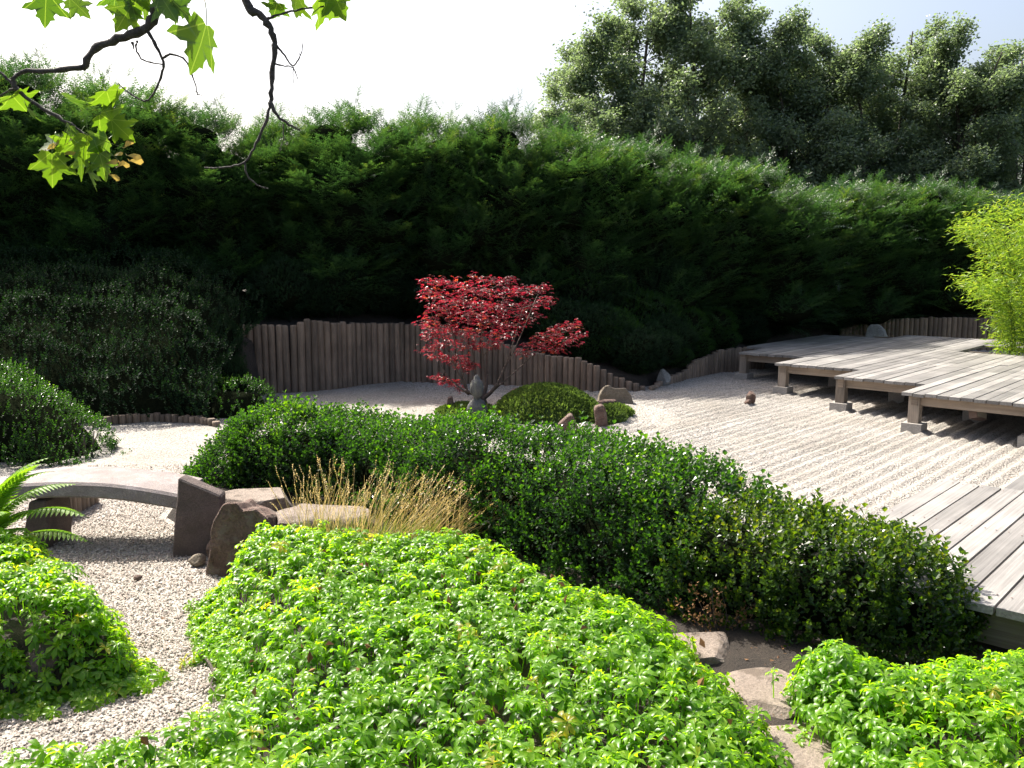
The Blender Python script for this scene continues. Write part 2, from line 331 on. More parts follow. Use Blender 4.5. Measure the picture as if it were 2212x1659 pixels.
# raked gravel: a sheet whose furrows are real relief, straight along the boards and ringed round the island
bb = np.arange(0.0, 25.0, 0.12); ee = np.arange(-19.0, 8.0, 0.045)
Bg, Eg = np.meshgrid(bb, ee, indexing='ij')
X = Bg * ab[0] + Eg * ae[0]; Y = Bg * ab[1] + Eg * ae[1]
P3 = np.stack([X, Y, 0 * X], -1)
isl = np.hypot((X - ISLAND[0]) / 1.25, (Y - ISLAND[1]) / 1.15) - 1.0
ring = 1 - sstep(0.55, 0.72, isl)
wob = 0.018 * Noise3(3, 1.5)(P3)
fur = np.where(ring > 0.5, np.cos((isl * 1.2) * 2 * math.pi / 0.19), np.cos((Eg + wob) * 2 * math.pi / 0.172))
raked = sstep(-0.2, 0.5, X - 0.6 + (Y - 9) * 0.4) * np.abs(2 * ring - 1)
Z = 0.020 * fur * (.75 + .5 * (Noise3(7, 5.0)(P3) > -.4)) * raked * (0.9 + 0.25 * Noise3(4, 2.2)(P3)) + 0.007 * Noise3(5, 2.0)(P3) + 0.006 * Noise3(6, 9.0)(P3) * (1 - 0.5 * raked) - 0.006
keep = (X > -11) & (X < 15) & (Y > 2.0) & (Y < 22.5)
o = link('gravel', grid_mesh('gravel', X, Y, Z, keep), 'gravel'); tag(o, kind='structure')

# earth of the planting beds, raised above the gravel
BED_C = [(-2.2, 6.2), (-1.94, 5.5), (-1.64, 4.85), (-1.40, 4.3), (-1.27, 3.8), (-1.35, 3.45), (-1.62, 3.22), (-2.3, 2.9), (-3.4, 2.4), (-4.5, 1.2), (-4.5, -2.5), (5.5, -2.5), (5.5, 2.6), (3.4, 3.9), (2.5, 5.0), (1.7, 5.75), (0.9, 6.8), (-0.2, 7.9), (-1.4, 8.6), (-2.6, 8.8), (-3.2, 8.3), (-3.1, 7.4), (-2.6, 6.85)]
BED_L = [(-4.2, 7.0), (-3.4, 5.9), (-2.75, 5.45), (-2.2, 4.88), (-1.92, 4.5), (-1.96, 4.28), (-2.3, 4.1), (-2.6, 4.0), (-3.6, 3.8), (-7.5, 3.6), (-7.5, 8.0), (-4.6, 8.0)]
def bed_h(x, y, P, top, edge): return -0.09 + (top + 0.09) * sstep(-0.02, edge, poly_dist(x, y, P))
def h_center(x, y): return bed_h(x, y, BED_C, 0.25, 0.32) + 0.03 * Noise3(11, 2.0)(np.stack([x, y, 0 * x], -1)) * sstep(0, 0.4, poly_dist(x, y, BED_C))
def h_left(x, y): return bed_h(x, y, BED_L, 0.27, 0.30)
for nm, fn, P in (('planting_bed', h_center, BED_C), ('planting_bed', h_left, BED_L)):
    P_ = np.array(P); xs = np.arange(P_[:, 0].min() - 0.2, P_[:, 0].max() + 0.2, 0.07); ys = np.arange(max(P_[:, 1].min(), -2) - 0.2, P_[:, 1].max() + 0.2, 0.07)
    X, Y = np.meshgrid(xs, ys); Z = fn(X, Y) + 0.008 * Noise3(12, 14)(np.stack([X, Y, 0 * X], -1))
    tag(link(nm, grid_mesh(nm, X, Y, Z, poly_dist(X, Y, P) > -0.06), 'soil'), kind='structure')

# the bank that the log palisade holds back
BX = [-20, -9, -5.5, -4.45, -4.25, -4.0, -3.4, -2.8, -2.07, -1.58, 0.27, 1.29, 2.3, 2.85, 3.5, 4.7, 6.2, 8.2, 10, 20]
BY = [11.6, 11.4, 12.0, 12.15, 14.75, 14.95, 15.1, 15.8, 16.4, 16.25, 15.8, 15.25, 15.2, 16.1, 16.95, 18.05, 19.6, 21.9, 22.3, 22.3]
BT = [0.2, 0.15, 0.15, 0.15, 0.95, 1.0, 1.0, 1.0, 0.95, 0.95, 0.6, 0.35, 0.08, 0.15, 0.3, 0.4, 0.4, 0.5, 0.5, 0.5]
def bank_h(x, y):
    d = y - np.interp(x, BX, BY); lf = 1 - sstep(-5.2, -4.2, np.asarray(x, float)); z = np.interp(x, BX, BT) + np.minimum(np.maximum(d, 0) * (0.3 + .32 * lf), 0.9 + .55 * lf)
    return np.where(d > 0.03, z, -0.2)
xs = np.arange(-20, 20.1, 0.16); ys = np.arange(11, 33, 0.16); X, Y = np.meshgrid(xs, ys)
Z = bank_h(X, Y) + 0.02 * Noise3(14, 3)(np.stack([X, Y, 0 * X], -1))
tag(link('bank', grid_mesh('bank', X, Y, Z, Z > -0.15), 'soil'), kind='structure')

# ================================================================== LEAF TEMPLATES
def diamond(L, W, fold=0.25, tip=0.5, droop=0.0):
    """one leaf along +y, folded on the midrib: 4 verts, 2 triangles"""
    return np.array([(0, 0, 0), (W / 2, L * tip, fold * W), (0, L, -droop * L), (-W / 2, L * tip, fold * W)]), np.array([(0, 1, 2), (0, 2, 3)])
def rot(ax, a):
    c, s = math.cos(a), math.sin(a)
    return np.array([[1, 0, 0], [0, c, -s], [0, s, c]]) if ax == 0 else (np.array([[c, 0, s], [0, 1, 0], [-s, 0, c]]) if ax == 1 else np.array([[c, -s, 0], [s, c, 0], [0, 0, 1]]))
def sprig(seed, n_pairs, L, lw, ll):
    """upright shoot with opposite leaf pairs (box)"""
    r = np.random.default_rng(seed); p = Parts(); lt = []
    for i in range(n_pairs):
        t = (i + 0.6) / n_pairs; z = L * t
        for s in (0, 1):
            v, f = diamond(ll * r.uniform(0.75, 1.1) * (1.0 if t < 0.8 else 0.75), lw * r.uniform(0.8, 1.1), 0.2, 0.55)
            el = 0.35 + 0.7 * t + r.normal() * 0.15
            A = rot(2, math.pi * s + i * math.pi / 2 + r.normal() * 0.25) @ rot(0, el)
            p.add(v @ A.T + np.array([0, 0, z]), [f]); lt += [(t - 0.6) * 0.5 + r.normal() * 0.08] * 4
    return np.concatenate(p.V), [np.concatenate(p.F[3])], np.array(lt)
SPR = [sprig(40 + i, 4, 0.095, 0.0185, 0.030) for i in range(4)]
SPR_L = [sprig(50 + i, 4, 0.075, 0.017, 0.026) for i in range(3)]
def yew_spray(seed, n_side=5):
    """flat feathery spray along +z: ribbons of needles along a leader and side shoots"""
    r = np.random.default_rng(seed); p = Parts(); lt = []
    def shoot(o, d, L, w, tb):
        d = unit(np.array(d)); sx = unit(np.cross(d, [0.1, 1, 0.05])); up = np.cross(sx, d); k = max(4, int(L / .026)); V = []; F = []
        for j in range(k):
            t = (j + .3) / k; c = o + d * L * t - up * L * .10 * t * t; w2 = w * (1.15 - .45 * t)
            for s_ in (-1, 1):
                e = c + (sx * s_ + d * .75 + up * r.normal() * .25) * w2; n0 = len(V); V += [c - d * .0065, c + d * .0065, e]; F.append((n0, n0 + 1, n0 + 2))
        p.add(np.array(V), [np.array(F)]); lt.extend([tb + .12 * (q // 6) / k for q in range(len(V))])
    shoot(np.zeros(3), (0, 0, 1), 0.34, 0.028, 0.05)
    for i in range(n_side):
        z = 0.03 + 0.24 * i / n_side; s = 1 if i % 2 else -1
        shoot(np.array([0, 0, z]), (s * r.uniform(.7, 1.0), r.normal() * .25 - 0.1, r.uniform(.6, 1.0)), r.uniform(.10, .17), 0.025, r.uniform(-.05, .2))
    return np.concatenate(p.V), [np.concatenate(p.F[3])], np.array(lt)
YEW = [yew_spray(60 + i) for i in range(4)]
def one(L, W, fold=0.2, tip=0.5, droop=0.0):
    v, f = diamond(L, W, fold, tip, droop); v = v @ rot(0, math.pi / 2).T      # leaf along +z
    return v, [f], np.zeros(4)
def pach(seed):
    """a shoot of pachysandra: whorl of spoon-shaped leaves over a second, lower one; +z up, crown at the origin"""
    r = np.random.default_rng(seed); p = Parts(); lt = []
    def leaf(az, el, L, W, z0, tb, low=False):
        prof = [(0.0, 0.10), (0.66, 1.0), (1.0, 0.06)] if low else [(0.0, 0.10), (0.38, 0.55), (0.72, 1.0), (1.0, 0.06)]; rows = []
        y = zz = 0.0; a = el; last = 0
        for s, w in prof:
            ds = (s - last) * L; y += ds * math.cos(a); zz += ds * math.sin(a); last = s; a -= 0.42
            rows.append([(W / 2 * w, y, zz + W * w * 0.22), (0, y, zz), (-W / 2 * w, y, zz + W * w * 0.22)])
        V = np.array(rows).reshape(-1, 3); F = []
        for i in range(len(prof) - 1):
            for j in range(2):
                q = i * 3 + j; F.append((q, q + 1, q + 4, q + 3))
        p.add(V @ rot(2, az).T + np.array([0, 0, z0]), [np.array(F)]); lt.extend([tb] * 3 * len(prof))
    n = r.integers(7, 9); a0 = r.uniform(0, 6.28)
    for i in range(n): leaf(a0 + i * 6.283 / n + r.normal() * .15, r.uniform(0.25, 0.75), r.uniform(.042, .062), r.uniform(.019, .025), r.uniform(-.008, .004), r.normal() * .10 + 0.05)
    for i in range(3): leaf(r.uniform(0, 6.28), r.uniform(0.9, 1.25), r.uniform(.022, .034), .011, .003, 0.25, True)
    for i in range(6): leaf(a0 + .4 + i * 1.05 + r.normal() * .2, r.uniform(-0.1, 0.3), r.uniform(.045, .065), r.uniform(.020, .026), -0.035 + r.normal() * .008, -0.34 + r.normal() * .08, True)  # lower whorl tinted darker, painting shade into the gaps between shoots
    return np.concatenate(p.V), [np.concatenate(p.F[4])], np.array(lt)
PACH = [pach(70 + i) for i in range(6)]

def scatter(tpls, P, d, scale, tint, rng, spin=True):
    p = Parts(); k = rng.integers(0, len(tpls), len(P)); Mx = frames(d, rng, scale, spin)
    for i, t in enumerate(tpls):
        s = k == i
        if s.any():
            V, F, tt = inst(t, Mx[s], P[s], tint[s]); p.add(V, F, tt)
    return p
# ------------------------------------------------------------------ shrubs made of overlapping lobes
def lobes_sample(lobes, dens, rng, zmin=0.05):
    """points + normals on the outer surface of a union of ellipsoids; lobes: (centre, radii)"""
    Ps, Ns = [], []
    for i, (c, r) in enumerate(lobes):
        c, r = np.array(c), np.array(r); area = 4 * math.pi * (((r[0] * r[1]) ** 1.6 + (r[0] * r[2]) ** 1.6 + (r[1] * r[2]) ** 1.6) / 3) ** (1 / 1.6)
        n = int(area * dens); u = unit(rng.normal(size=(n, 3))); P = c + u * r; Nn = unit(u / r)
        ok = P[:, 2] > zmin
        for j, (c2, r2) in enumerate(lobes):
            if j != i: ok &= (((P - np.array(c2)) / np.array(r2)) ** 2).sum(1) > 0.93
        Ps.append(P[ok]); Ns.append(Nn[ok])
    return np.concatenate(Ps), np.concatenate(Ns)
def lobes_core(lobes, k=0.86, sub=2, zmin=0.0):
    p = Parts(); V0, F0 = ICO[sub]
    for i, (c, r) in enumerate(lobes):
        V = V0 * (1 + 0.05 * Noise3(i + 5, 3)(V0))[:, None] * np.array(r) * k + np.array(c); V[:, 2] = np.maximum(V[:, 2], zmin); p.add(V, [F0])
    return p
def box_lobes(seed, r, h, n):
    g_ = np.random.default_rng(seed); L = [((0, 0, h * 0.50), (r * 0.92, r * 0.92, h * 0.46))]
    for i in range(n):
        a = i * 6.283 / n + g_.normal() * .3; el = g_.uniform(-.1, 1.1)
        c = np.array([math.cos(a) * math.cos(el) * r * .62, math.sin(a) * math.cos(el) * r * .62, h * (.46 + .34 * math.sin(el))])
        q = g_.uniform(.34, .46); L.append((c, (r * q, r * q, h * q * 0.72)))
    return L
def shrub_meshes(name, lobes, dens, sp, seed, lift=0.04, up=0.75, spread=0.35, sc=(0.8, 1.35), core=0.78, clump=(9.0, .055)):
    rng = np.random.default_rng(seed); P, Nn = lobes_sample(lobes, dens, rng)
    nz = Noise3(seed, clump[0])(P) + .6 * Noise3(seed + 1, clump[0] * 2.1)(P); ok = nz > -.75 + rng.random(len(P)) * .45; P, Nn, nz = P[ok], Nn[ok], nz[ok]; P = P + Nn * (nz * clump[1])[:, None] - Nn * rng.uniform(0.0, lift * 2.2, len(P))[:, None] + Nn * 0.012
    d = unit(Nn * 0.75 + np.array([0, 0, up]) + rng.normal(size=P.shape) * spread)
    tint = np.clip(0.35 + 0.18 * Noise3(seed + 3, 5)(P) + rng.normal(size=len(P)) * .13 + 0.12 * Nn[:, 2], 0, 1)
    me = scatter(sp, P, d, rng.uniform(*sc, len(P)), tint, rng).mesh(name)
    return me, lobes_core(lobes, core).mesh(name + '_core', True)
def stem_mesh(name, h, r, seed, n=5, rad=0.012):
    rng = np.random.default_rng(seed); p = Parts()
    for i in range(n):
        a = rng.uniform(0, 6.28); q = np.array([math.cos(a) * r * .25, math.sin(a) * r * .25, -0.1]); e = np.array([math.cos(a) * r * .55, math.sin(a) * r * .55, h * .6])
        p.add(*tube([q, (q + e) / 2 + rng.normal(size=3) * .03, e], [rad * 1.3, rad, rad * .6], 5))
    return p.mesh(name, True)
def make_shrub(mes, mats, label, cat, group, name='boxwood_shrub'):
    t = thing(name, label, cat, group=group)
    pass
def proto_set(n, seed, r, h, nl, dens, sp, **kw):
    out = []
    for i in range(n):
        a, b_ = shrub_meshes('box_foliage', box_lobes(seed + i, r, h, nl), dens, sp, seed + i, **kw); out.append((a, b_, stem_mesh('box_stems', h, r, seed + i)))
    return out
BANK = proto_set(2, 230, 1.0, 1.5, 13, 560, SPR_L, lift=0.06, sc=(0.9, 1.7), clump=(5.5, .10))
ref = {}
def put_shrub(kind, mats, loc, sx, sy, sz, rz, label, cat, group, name='boxwood_shrub'):
    t = make_shrub_from(kind, mats, label, cat, group, name)
    t.location = tuple(float(k) for k in loc); t.scale = (sx, sy, sz); t.rotation_euler = (0, 0, rz); return t
def make_shrub_from(mes, mats, label, cat, group, name):
    if not mes[0].materials: mes[0].materials.append(M['box'])
    t = thing(name, label, cat, group=group)
    o = link('foliage', mes[0], None, t); o.material_slots[0].link = 'OBJECT'; o.material_slots[0].material = M[mats]; link('shade_core', mes[1], 'shadecore', t); link('stems', mes[2], 'bark', t)
    return t
rnd = random.Random(5)
def sweep_shrubs(path, prof, nseg, dens, sp, seed, mats, info, lump=(2.4, .06), clump=(9.0, .05), up=.8, long=.10, sc=(.8, 1.35), core=.19):
    """continuous clipped mass along a path (rows: x, y, ground z, top z, half width), grown as nseg neighbouring shrubs.
    prof(t): cross-section (side, height) in 0..1 units for t in 0..1, running from the back foot over the top to the front foot"""
    P = np.asarray(path, float); s_ = np.concatenate([[0], np.cumsum(np.hypot(*np.diff(P[:, :2], axis=0).T))]); L = s_[-1]; rng = np.random.default_rng(seed)
    def surf(u, t, k=1.0):
        q = [np.interp(u, s_, P[:, c]) for c in range(5)]; dx = np.interp(np.minimum(u + .15, L), s_, P[:, 0]) - np.interp(np.maximum(u - .15, 0), s_, P[:, 0]); dy = np.interp(np.minimum(u + .15, L), s_, P[:, 1]) - np.interp(np.maximum(u - .15, 0), s_, P[:, 1])
        n = np.hypot(dx, dy); nx, ny = dy / n, -dx / n; a, b = prof(t)            # (nx, ny): to the right of the path = the front
        X = np.stack([q[0] + nx * a * q[4] * k, q[1] + ny * a * q[4] * k, q[2] + (q[3] - q[2]) * b * k], -1); return X
    def bumpy(u, t, k=1.0):
        X = surf(u, t, k); e = 1e-3; du = surf(np.minimum(u + e, L), t, k) - surf(np.maximum(u - e, 0), t, k); dt = surf(u, np.minimum(t + e, 1), k) - surf(u, np.maximum(t - e, 0), k); Nn = unit(np.cross(dt, du)); return X + Nn * (lump[1] * Noise3(seed, lump[0])(X))[:, None], Nn
    lens = s_[-1] / nseg; tg = np.linspace(0, 1, 400); pa_, pb_ = prof(tg); cl = np.concatenate([[0], np.cumsum(np.hypot(np.diff(pa_) * P[:, 4].mean(), np.diff(pb_) * (P[:, 3] - P[:, 2]).mean()))])
    def t_of(v): return np.interp(v, cl / cl[-1], tg)                                # even spacing round the cross-section
    for i in range(nseg):
        u0, u1 = i * lens, (i + 1) * lens; m = int(lens * cl[-1] * dens)
        u = np.clip(rng.uniform(u0 - .06, u1 + .06, m), 0, L); t = t_of(rng.uniform(0, 1, m)); X, Nn = bumpy(u, t)
        nz = Noise3(seed + 1, clump[0])(X) + .6 * Noise3(seed + 2, clump[0] * 2.1)(X); ok = nz > -1.05 + rng.random(m) * .5; X, Nn, nz = X[ok], Nn[ok], nz[ok]; m = len(X)
        X = X + Nn * (nz * clump[1] - rng.uniform(0, .09, m))[:, None]; lg = (rng.random(m) < long) & (Nn[:, 2] > .1)
        d = unit(Nn * .7 + np.array([0, 0, up]) + rng.normal(size=X.shape) * .33); d[lg] = unit(d[lg] + np.array([0, 0, 1.2])); sz = rng.uniform(*sc, m) * np.where(lg, 1.45, 1.0)
        tint = np.clip(.36 + .16 * Noise3(seed + 3, 4)(X) + rng.normal(size=m) * .13 + .10 * Nn[:, 2], 0, 1)
        uc = (u0 + u1) / 2; org_ = np.array([np.interp(uc, s_, P[:, 0]), np.interp(uc, s_, P[:, 1]), np.interp(uc, s_, P[:, 2])]); label, group, mat_ = info(i)
        th_ = thing('boxwood_shrub', label, 'shrub', org_, 0, group)
        link('foliage', scatter(sp, X - org_, d, sz, tint, rng).mesh('box_foliage'), mat_, th_)
        uu, tt = np.meshgrid(np.linspace(u0, u1, 7), t_of(np.linspace(0, 1, 15)), indexing='ij'); C_, N_ = bumpy(uu.ravel(), tt.ravel()); C_ = C_ - N_ * core - org_; k = np.arange(6)[:, None] * 15 + np.arange(14)[None]
        link('shade_core', np_mesh('shade_core', C_, [np.stack([k, k + 1, k + 16, k + 15], -1).reshape(-1, 4)], smooth=True), 'shadecore', th_)
        link('stems', stem_mesh('box_stems', .5, .26, seed + i), 'bark', th_)
def prof_hedge(t):
    a = math.pi * (1 - t); c, q = np.cos(a), np.sin(a); return np.sign(c) * np.abs(c) ** .62, np.abs(q) ** .55
HP = []
for x, y, d, w in [(415, 1010, 7.75, .18), (455, 955, 7.85, .36), (510, 912, 7.95, .48), (575, 880, 8.0, .54), (655, 864, 7.85, .58), (760, 878, 7.6, .58), (860, 890, 7.3, .60), (960, 906, 7.0, .62), (1060, 916, 6.65, .64), (1160, 930, 6.3, .66), (1260, 941, 5.95, .66), (1350, 954, 5.65, .64), (1440, 974, 5.4, .60), (1525, 1012, 5.15, .56), (1590, 1060, 4.95, .52), (1665, 1105, 4.78, .48), (1760, 1128, 4.62, .45), (1860, 1142, 4.52, .42), (1965, 1165, 4.42, .36), (2050, 1225, 4.36, .28), (2105, 1300, 4.32, .14)]:
    p = D(x, y + 28, d); HP.append((p[0], p[1], .12, p[2], w))
HK = ['at the hedge end facing the bridge', 'behind the golden grass', 'in front of the moss mound', 'facing the raked gravel and near deck']
sweep_shrubs(HP, prof_hedge, 16, 1280, SPR, 600, 'box', lump=(2.3, .10), info=lambda i: ('dark green glossy boxwood shrub of the clipped hedge, ' + HK[(i > 1) + (i > 5) + (i > 9)], 'clipped hedge shrubs ' + HK[(i > 1) + (i > 5) + (i > 9)], 'box') if i < 13 else ('yellowish green boxwood shrub at the hedge end beside the pale near deck', 'yellowish shrubs at the hedge end', 'boxlime'))
# rounded shrubs on the left beyond the bridge
HP2 = []
for x, y, d, w in [(-140, 760, 10.3, .8), (-40, 778, 10.2, .85), (25, 805, 10.1, .8), (85, 850, 10.0, .72), (140, 900, 9.9, .62), (190, 950, 9.8, .48), (232, 1010, 9.7, .2)]:
    p = D(x, y + 18, d); HP2.append((p[0], p[1], -.03, p[2], w))
sweep_shrubs(HP2, prof_hedge, 4, 560, SPR_L, 660, 'box', lambda i: (('tall rounded boxwood shrub behind the fern and the bridge end', 'lower rounded boxwood shrub sloping down to the gravel behind the arched bridge')[i > 1], ('taller shrubs behind the bridge', 'lower shrubs behind the bridge')[i > 1], 'box'), lump=(2.6, .10), clump=(7.0, .07), sc=(.75, 1.2))
HP3 = []
for x, y, d, w in [(375, 905, 12.2, .15), (410, 850, 12.4, .55), (455, 806, 12.7, .80), (500, 798, 13.0, .75), (540, 826, 13.4, .5), (575, 868, 13.7, .2)]:
    p = D(x, y + 10, d); HP3.append((p[0], p[1], -.03, p[2], w))
sweep_shrubs(HP3, prof_hedge, 1, 480, SPR_L, 680, 'box', lambda i: ('rounded boxwood shrub with sunlit shoulder at the near end of the log palisade', None, 'box'), lump=(2.6, .12), clump=(6.0, .08), sc=(.75, 1.3))
# shaded shrubs on the bank
SH = 'dark shaded shrub covering the bank below the tall yew hedge'
LB = [(float(x), float(np.interp(min(x, -4.8), BX, BY)) + 1.65, 0.0, zt_, 1.75) for x, zt_ in ((-11.5, 2.45), (-9.5, 2.45), (-8, 2.45), (-6.5, 2.4), (-5.4, 2.3), (-4.75, 2.1), (-4.4, 1.75), (-4.2, 1.3))]
def prof_bank(t):
    k = np.array([0, .2, .42, .60, .74, .86, 1.0]); return np.interp(t, k, [-1.25, -.75, -.1, .38, .76, 1.02, 1.07]), np.interp(t, k, [1.0, .97, .82, .62, .42, .22, .05])
sweep_shrubs(LB, prof_bank, 9, 340, SPR_L, 640, 'shadebox', lambda i: (SH + ' left of the log palisade', 'shaded bank shrubs left of the palisade', 'shadebox'), lump=(2.2, .13), clump=(5.0, .10), sc=(.9, 1.7), core=.26, long=.06)
for i in range(13):
    x = -4.6 + i * 0.62
    if x < -4.2: continue
    for row in (0, 1):
        if row and i % 2: continue
        yb = float(np.interp(x, BX, BY)) + (0.85, 1.9)[row] + rnd.uniform(-.1, .1)
        hh = (0.72, 1.05)[row] if x < 0.6 else (0.62, 1.2)[row]
        put_shrub(BANK[(i + row) % 2], 'shadebox', (x, yb, float(bank_h(x, yb)) - .15), .8, .75, hh * rnd.uniform(.9, 1.1), rnd.uniform(0, 6.28), SH + ' directly behind the log palisade', 'shrub', 'shaded bank shrubs behind the palisade')
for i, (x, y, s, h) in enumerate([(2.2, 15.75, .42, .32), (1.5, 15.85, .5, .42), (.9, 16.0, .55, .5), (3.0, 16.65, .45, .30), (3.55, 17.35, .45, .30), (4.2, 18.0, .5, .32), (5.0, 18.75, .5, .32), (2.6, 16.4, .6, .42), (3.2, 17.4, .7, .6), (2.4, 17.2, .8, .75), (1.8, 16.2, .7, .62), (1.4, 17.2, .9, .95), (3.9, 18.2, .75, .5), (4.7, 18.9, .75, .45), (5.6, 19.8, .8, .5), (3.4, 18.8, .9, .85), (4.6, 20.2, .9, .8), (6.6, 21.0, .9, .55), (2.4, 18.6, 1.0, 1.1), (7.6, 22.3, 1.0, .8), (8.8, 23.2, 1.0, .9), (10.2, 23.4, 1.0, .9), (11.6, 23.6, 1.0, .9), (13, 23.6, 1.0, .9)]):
    put_shrub(BANK[i % 2], 'box' if x < 4.3 else 'shadebox', (x, y, float(bank_h(x, y)) - .12), s, s, h, rnd.uniform(0, 6.28), 'low shaded shrub on the bank between the rocks and the far deck', 'shrub', 'low bank shrubs beside the far deck')

for (x, y, w_, h_) in ((-4.85, 14.0, .55, .85), (-5.0, 14.9, .7, 1.05), (-4.75, 15.6, .7, .8), (-4.45, 13.45, .38, .5)):
    put_shrub(BANK[0], 'shadebox', (x, y, 0.0), w_, w_, h_, rnd.uniform(0, 6.28), 'dark shaded shrub crowding against the first logs of the tall palisade', 'shrub', 'shaded shrubs at the palisade end')

# ================================================================== TALL YEW HEDGE
def yew_proto(seed, Ht=5.0):
    rng = np.random.default_rng(seed); L = []
    L.append(((0, 0, Ht * .42), (1.2, 1.2, Ht * .46)))
    for i in range(22):
        t = rng.uniform(.06, .95); a = rng.uniform(0, 6.28); rr = 1.25 * (1 - max(0, t - .35) ** 1.6 * 1.35)
        q = rng.uniform(.42, .68) * (1.0 if t < .8 else .75); L.append(((math.cos(a) * rr * .75, math.sin(a) * rr * .75, Ht * (.06 + .80 * t)), (q, q, q * rng.uniform(.75, 1.15))))
    P, Nn = lobes_sample(L, 34, rng, 0.0)
    P2, N2 = P[P[:, 2] > Ht * .45], Nn[P[:, 2] > Ht * .45]; k = rng.random(len(P2)) < .6; P, Nn = np.concatenate([P, P2[k]]), np.concatenate([Nn, N2[k]])
    nz = Noise3(seed + 2, 3.2)(P) + .6 * Noise3(seed + 4, 7.0)(P); ok = nz > -.85 + rng.random(len(P)) * .4; P, Nn, nz = P[ok], Nn[ok], nz[ok]
    P = P + Nn * (.10 * nz - rng.uniform(.02, .20, len(P)))[:, None] + rng.normal(size=P.shape) * .03
    d = unit(Nn * .9 + np.array([0.25, 0, .75]) + rng.normal(size=P.shape) * .28)
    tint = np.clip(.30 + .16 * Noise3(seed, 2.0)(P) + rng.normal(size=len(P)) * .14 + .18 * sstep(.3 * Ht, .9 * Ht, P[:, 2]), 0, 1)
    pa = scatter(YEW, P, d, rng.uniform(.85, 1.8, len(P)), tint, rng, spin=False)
    # plumes: boughs carrying sprays, arching out and up past the surface
    Pb, Nb = lobes_sample(L, 5.2, rng, .3)
    for b0, nb in zip(Pb, Nb):
        dr = unit(nb * .8 + np.array([.28, 0, rng.uniform(.45, 1.15)]) + rng.normal(size=3) * .22); Lb = rng.uniform(.35, .75); k = int(Lb / .065); t = np.linspace(0, 1, k)
        Q = b0 - nb * .18 + dr * (Lb * t)[:, None] + np.array([0, 0, -.16 * Lb]) * (t ** 2)[:, None]; sd = unit(np.cross(dr, rng.normal(size=3) * .4 + np.array([0, 0, 1.0]))) * np.where(np.arange(k) % 2, 1, -1)[:, None]
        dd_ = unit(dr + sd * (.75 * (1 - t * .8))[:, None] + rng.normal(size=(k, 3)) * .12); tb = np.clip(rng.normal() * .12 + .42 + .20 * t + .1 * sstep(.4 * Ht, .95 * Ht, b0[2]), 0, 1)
        V, F, tt = inst(YEW[rng.integers(4)], frames(dd_, rng, (1.15 - .45 * t) * rng.uniform(.75, 1.05), False), Q, tb); pa.add(V, F, tt)
    # leaders standing up from the top
    n = 11; a = rng.uniform(0, 6.28, n); q = rng.uniform(0, .95, n); B = np.stack([np.cos(a) * q, np.sin(a) * q, Ht * (.93 - .10 * q)], 1)
    for k in range(4):
        Q = B + np.array([.03 * k, 0, .17 * k]) + rng.normal(size=B.shape) * .02; s = rng.random(n) < (1, .8, .45, .15)[k]
        for _ in range(2):
            V, F, tt = inst(YEW[(k + _) % 4], frames(np.stack([rng.normal(size=n) * .35, rng.normal(size=n) * .35, np.ones(n)], 1), rng, rng.uniform(.7, 1.0, n))[s], Q[s], np.full(n, .45)[s]); pa.add(V, F, tt)
    me = pa.mesh('yew_foliage')
    return me, lobes_core(L, .80).mesh('yew_core', True), Parts().add(*tube([(0, 0, -.4), (.05, 0, 1.5), (0, .05, Ht * .8)], [.16, .12, .04], 8)).mesh('yew_trunk', True)
YP = [yew_proto(300 + i) for i in range(2)]
TOPX = [-300, -120, 0, 60, 110, 160, 230, 300, 420, 480, 560, 640, 730, 800, 900, 1000, 1080, 1150, 1250, 1330, 1450, 1550, 1650, 1750, 1850, 1950, 2050, 2150, 2300, 2600]
TOPY = [60, 70, 85, 110, 90, 85, 120, 165, 200, 225, 235, 220, 205, 215, 215, 200, 212, 215, 255, 270, 300, 310, 340, 390, 365, 368, 372, 395, 420, 430]
HX = [-14, -9, -5, -1, 3, 6, 10, 16]; HY = [15.4, 16.5, 17.2, 17.7, 18.5, 20.5, 23.4, 24.6]
x = -12.6; i = 0; YK = ['above the shaded bank shrubs beside the palisade end', 'directly above the tall log palisade', 'above the bank between palisade and far deck', 'behind the far deck, boulder and bamboo']
while x < 15.5:
    y = float(np.interp(x, HX, HY)) + rnd.uniform(-.25, .25); zb = float(bank_h(np.array(x), np.array(y))) - .1
    ppx, _ = px_of(x, y, 4.5); zt = D(ppx, float(np.interp(ppx, TOPX, TOPY)) + 6, y)[2]
    t = thing('yew_tree', 'dense dark yew in the tall hedge, ' + YK[(x > -4.8) + (x > 2.2) + (x > 7.2)], 'tree', (x, y, zb), rnd.uniform(0, 6.28), 'hedge yews ' + YK[(x > -4.8) + (x > 2.2) + (x > 7.2)])
    me = YP[i % 2]; link('crown', me[0], 'yew', t); link('shade_core', me[1], 'shadecore', t); link('trunk', me[2], 'bark', t)
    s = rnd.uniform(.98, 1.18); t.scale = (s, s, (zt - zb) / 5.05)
    t.rotation_euler = (0, 0, rnd.uniform(-.5, .5)); x += 1.28 * s; i += 1

